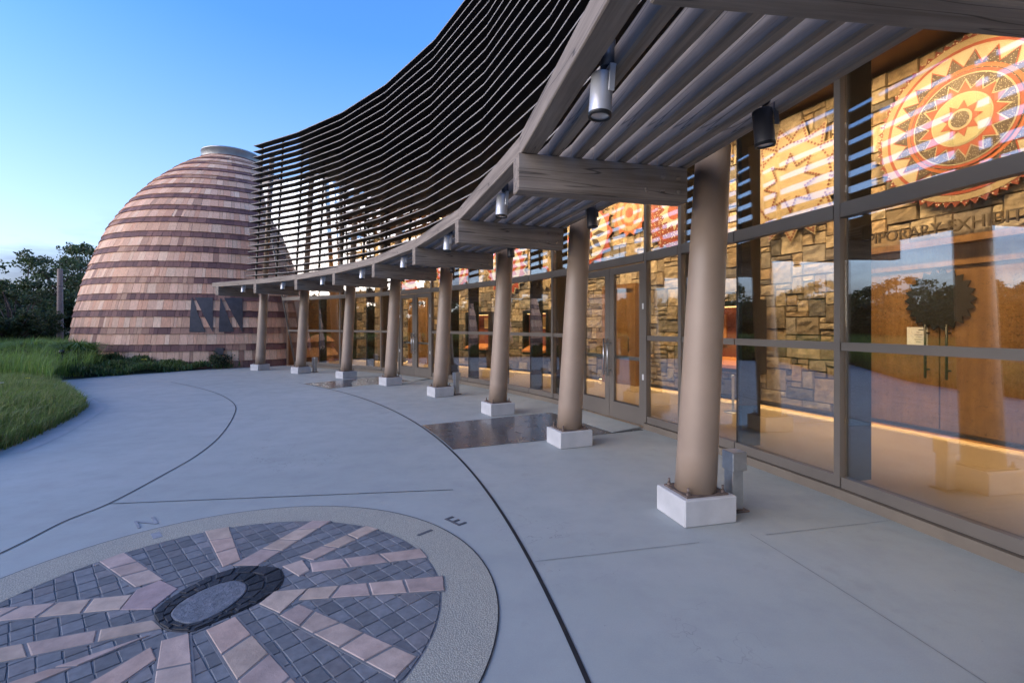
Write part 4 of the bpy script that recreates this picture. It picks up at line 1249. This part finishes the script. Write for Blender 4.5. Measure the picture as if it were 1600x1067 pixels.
# black path light and wooden pole
pl = thing('path_light', 'short black path light standing in the planting left of the dome', 'path light', (-13.55, 14.25, zb(-13.55, 14.25)))
m = MB(); m.lathe([(.045, 0), (.045, .50)], n=16); m.build('post', 'black_paint', pl)
m = MB(); m.lathe([(.06, .50), (.075, .52), (.075, .58), (.05, .60)], n=16); m.build('cap', 'black_paint', pl)
po = thing('wooden_pole', 'bare weathered wooden pole standing in front of the trees', 'pole', (-22.9, 24.0, .2))
m = MB(); m.lathe([(.135, 0), (.13, 1.5), (.115, 3.4), (.11, 4.15), (.10, 4.2)], n=16); m.build('shaft', 'pole_wood', po)
m = MB(); m.lathe([(.119, 3.3), (.119, 3.36)], n=16); m.build('band', 'rusty_steel', po)

# ------------------------------------------------------------------ trees
LEAFC = [(.056, .090, .033), (.076, .115, .040), (.10, .138, .052), (.044, .070, .027), (.13, .145, .065)]
def make_tree(seed, H, W, nclump, nleaf, lsize, low=.26):
    global rng
    rs = np.random.default_rng(seed); keep = rng; rng = rs; rd = random.Random(seed)
    trunk = MB(); tips = []
    th_ = H * low * rd.uniform(.85, 1.2)
    base = Vector((0, 0, -.2)); top = Vector((rd.uniform(-.3, .3), rd.uniform(-.3, .3), th_))
    trunk.tube([base, base.lerp(top, .5) + Vector((rd.uniform(-.1, .1), rd.uniform(-.1, .1), 0)), top], [H * .034, H * .026, H * .022], 9)
    for k_ in range(nclump):
        b = 2.4 * k_ + rd.uniform(-.3, .3); e = rd.uniform(.12, 1.0)
        rr = W / 2 * math.sqrt(1 - (e - .35) ** 2 * 1.3) * rd.uniform(.55, 1.0) if e < .95 else W * .12
        tip = Vector((math.cos(b) * rr, math.sin(b) * rr, th_ + (H - th_) * e * .94))
        mid = top.lerp(tip, .5) + Vector((rd.uniform(-.3, .3), rd.uniform(-.3, .3), rd.uniform(-.1, .5)))
        trunk.tube([top, mid, tip], [H * .014, H * .008, H * .003], 6); tips.append((tip, rd.uniform(.10, .19) * W))
        if k_ % 2: tips.append((mid, rd.uniform(.08, .13) * W))
    pts = []
    per = nleaf // len(tips)
    for tp, r in tips:
        q = rs.normal(size=(per, 3)); q /= np.linalg.norm(q, axis=1)[:, None]; q *= rs.uniform(.25, 1, (per, 1)) ** .6 * r * np.array([1.05, 1.05, .72])
        # sub-clumps: pull leaves towards sprigs
        ns = 14; sp = rs.normal(size=(ns, 3)); sp /= np.linalg.norm(sp, axis=1)[:, None]; sp *= r * rs.uniform(.4, 1.1, (ns, 1)) * np.array([1.1, 1.1, .75])
        j = rs.integers(0, ns, per); q = q * .38 + sp[j] * .75
        pts.append(q + np.array(tp))
    q, c = leaf_quads(np.concatenate(pts), lsize, LEAFC)
    rng = keep
    return trunk, q, c
def plant(spec, label, loc, rz, scale=1.0, group=None, cat='tree', sq=1.0):
    t_ = thing('tree', label, cat, loc, rz, group); t_.scale = (scale, scale, scale * sq)
    if spec.get('m') is None:
        tr, q, c = make_tree(*spec['args']); a = tr.build('trunk', 'bark', t_); b = np_mesh('crown', q, 4, 'leaf', c, t_); spec['m'] = (a.data, b.data)
    else:
        for nm, d in zip(('trunk', 'crown'), spec['m']):
            o_ = bpy.data.objects.new(nm, d); COL.objects.link(o_); o_.parent = t_
    return t_
S1 = dict(args=(11, 7.2, 5.6, 26, 15000, .10)); S2 = dict(args=(23, 6.0, 6.4, 32, 19000, .105, .13)); S3 = dict(args=(37, 4.4, 5.6, 34, 17000, .105, .07))
plant(S1, 'tall airy oak rising behind the wooden pole, left of the dome', (-27.4, 30.5, -.3), .4, .98)
plant(S2, 'dense dark rounded tree at the left edge of the photo', (-27.6, 27.6, -.3), 2.1, 1.0)
plant(S1, 'slender tree whose leaves show against the dome edge', (-25.6, 33.5, -.3), 3.3, .92)
plant(S3, 'low dark bushy tree in front of the oaks at far left', (-26.8, 26.6, -.3), 1.2, .85)
plant(S3, 'low leafy tree between the pole and the dome', (-23.6, 28.5, -.3), 4.4, .80)
i = 0
for az in np.linspace(-50, -130, 30):
    d = 28 + 7 * ((i * 37) % 5) / 4 - 2; s = (S1, S2, S3)[i % 3]
    plant(s, 'dark tree in the belt beyond the plaza, mirrored in the glass', (d * math.sin(R(az)), d * math.cos(R(az)) + 2, -.3), i * 1.7, (.55, .62, .90)[i % 3] * (1 + .08 * ((i * 13) % 4 - 1)), 'trees mirrored in the glass front')
    i += 1
for az in np.linspace(-58, -126, 24):
    d = 23 + ((i * 29) % 7) * .5
    plant(S3, 'low bushy tree before the tree belt, mirrored in the glass', (d * math.sin(R(az)), d * math.cos(R(az)) + 2, -.75), i * 2.3, .84 * (1 + .08 * ((i * 13) % 4 - 1)), 'bushy trees mirrored in the glass front')
    i += 1
# distant wooded hills
m = MB(); nh = 120; rows = []
for i in range(nh + 1):
    az = R(-135 + 130 * i / nh); hgt = 13 + 5 * math.sin(i * .21) + 3 * math.sin(i * .53 + 1) + 1.2 * math.sin(i * 1.7)
    rows.append([m.vert((d * math.sin(az), d * math.cos(az), z)) for d, z in ((300, -1), (340, hgt * .55), (400, hgt), (520, -1))])
for p, q in zip(rows[:-1], rows[1:]):
    for k_ in range(3): m.face((p[k_], q[k_], q[k_ + 1], p[k_ + 1]), 0, None, True)
t = NT('hazy_hill_wood'); v = t.coord(); t.base(t.mix(t.rng(t.noise(v, .08, 8, .7), .4, .6), (.030, .042, .045), (.060, .075, .075))); t.set(.95)  # bluish distance haze is mixed into the woodland colour
tag(m.build('hills', 'hazy_hill_wood'), kind='structure')

sc.render.engine = 'CYCLES'
sc.cycles.max_bounces = 10
sc.cycles.transparent_max_bounces = 16
sc.cycles.glossy_bounces = 6
sc.cycles.sample_clamp_indirect = 6
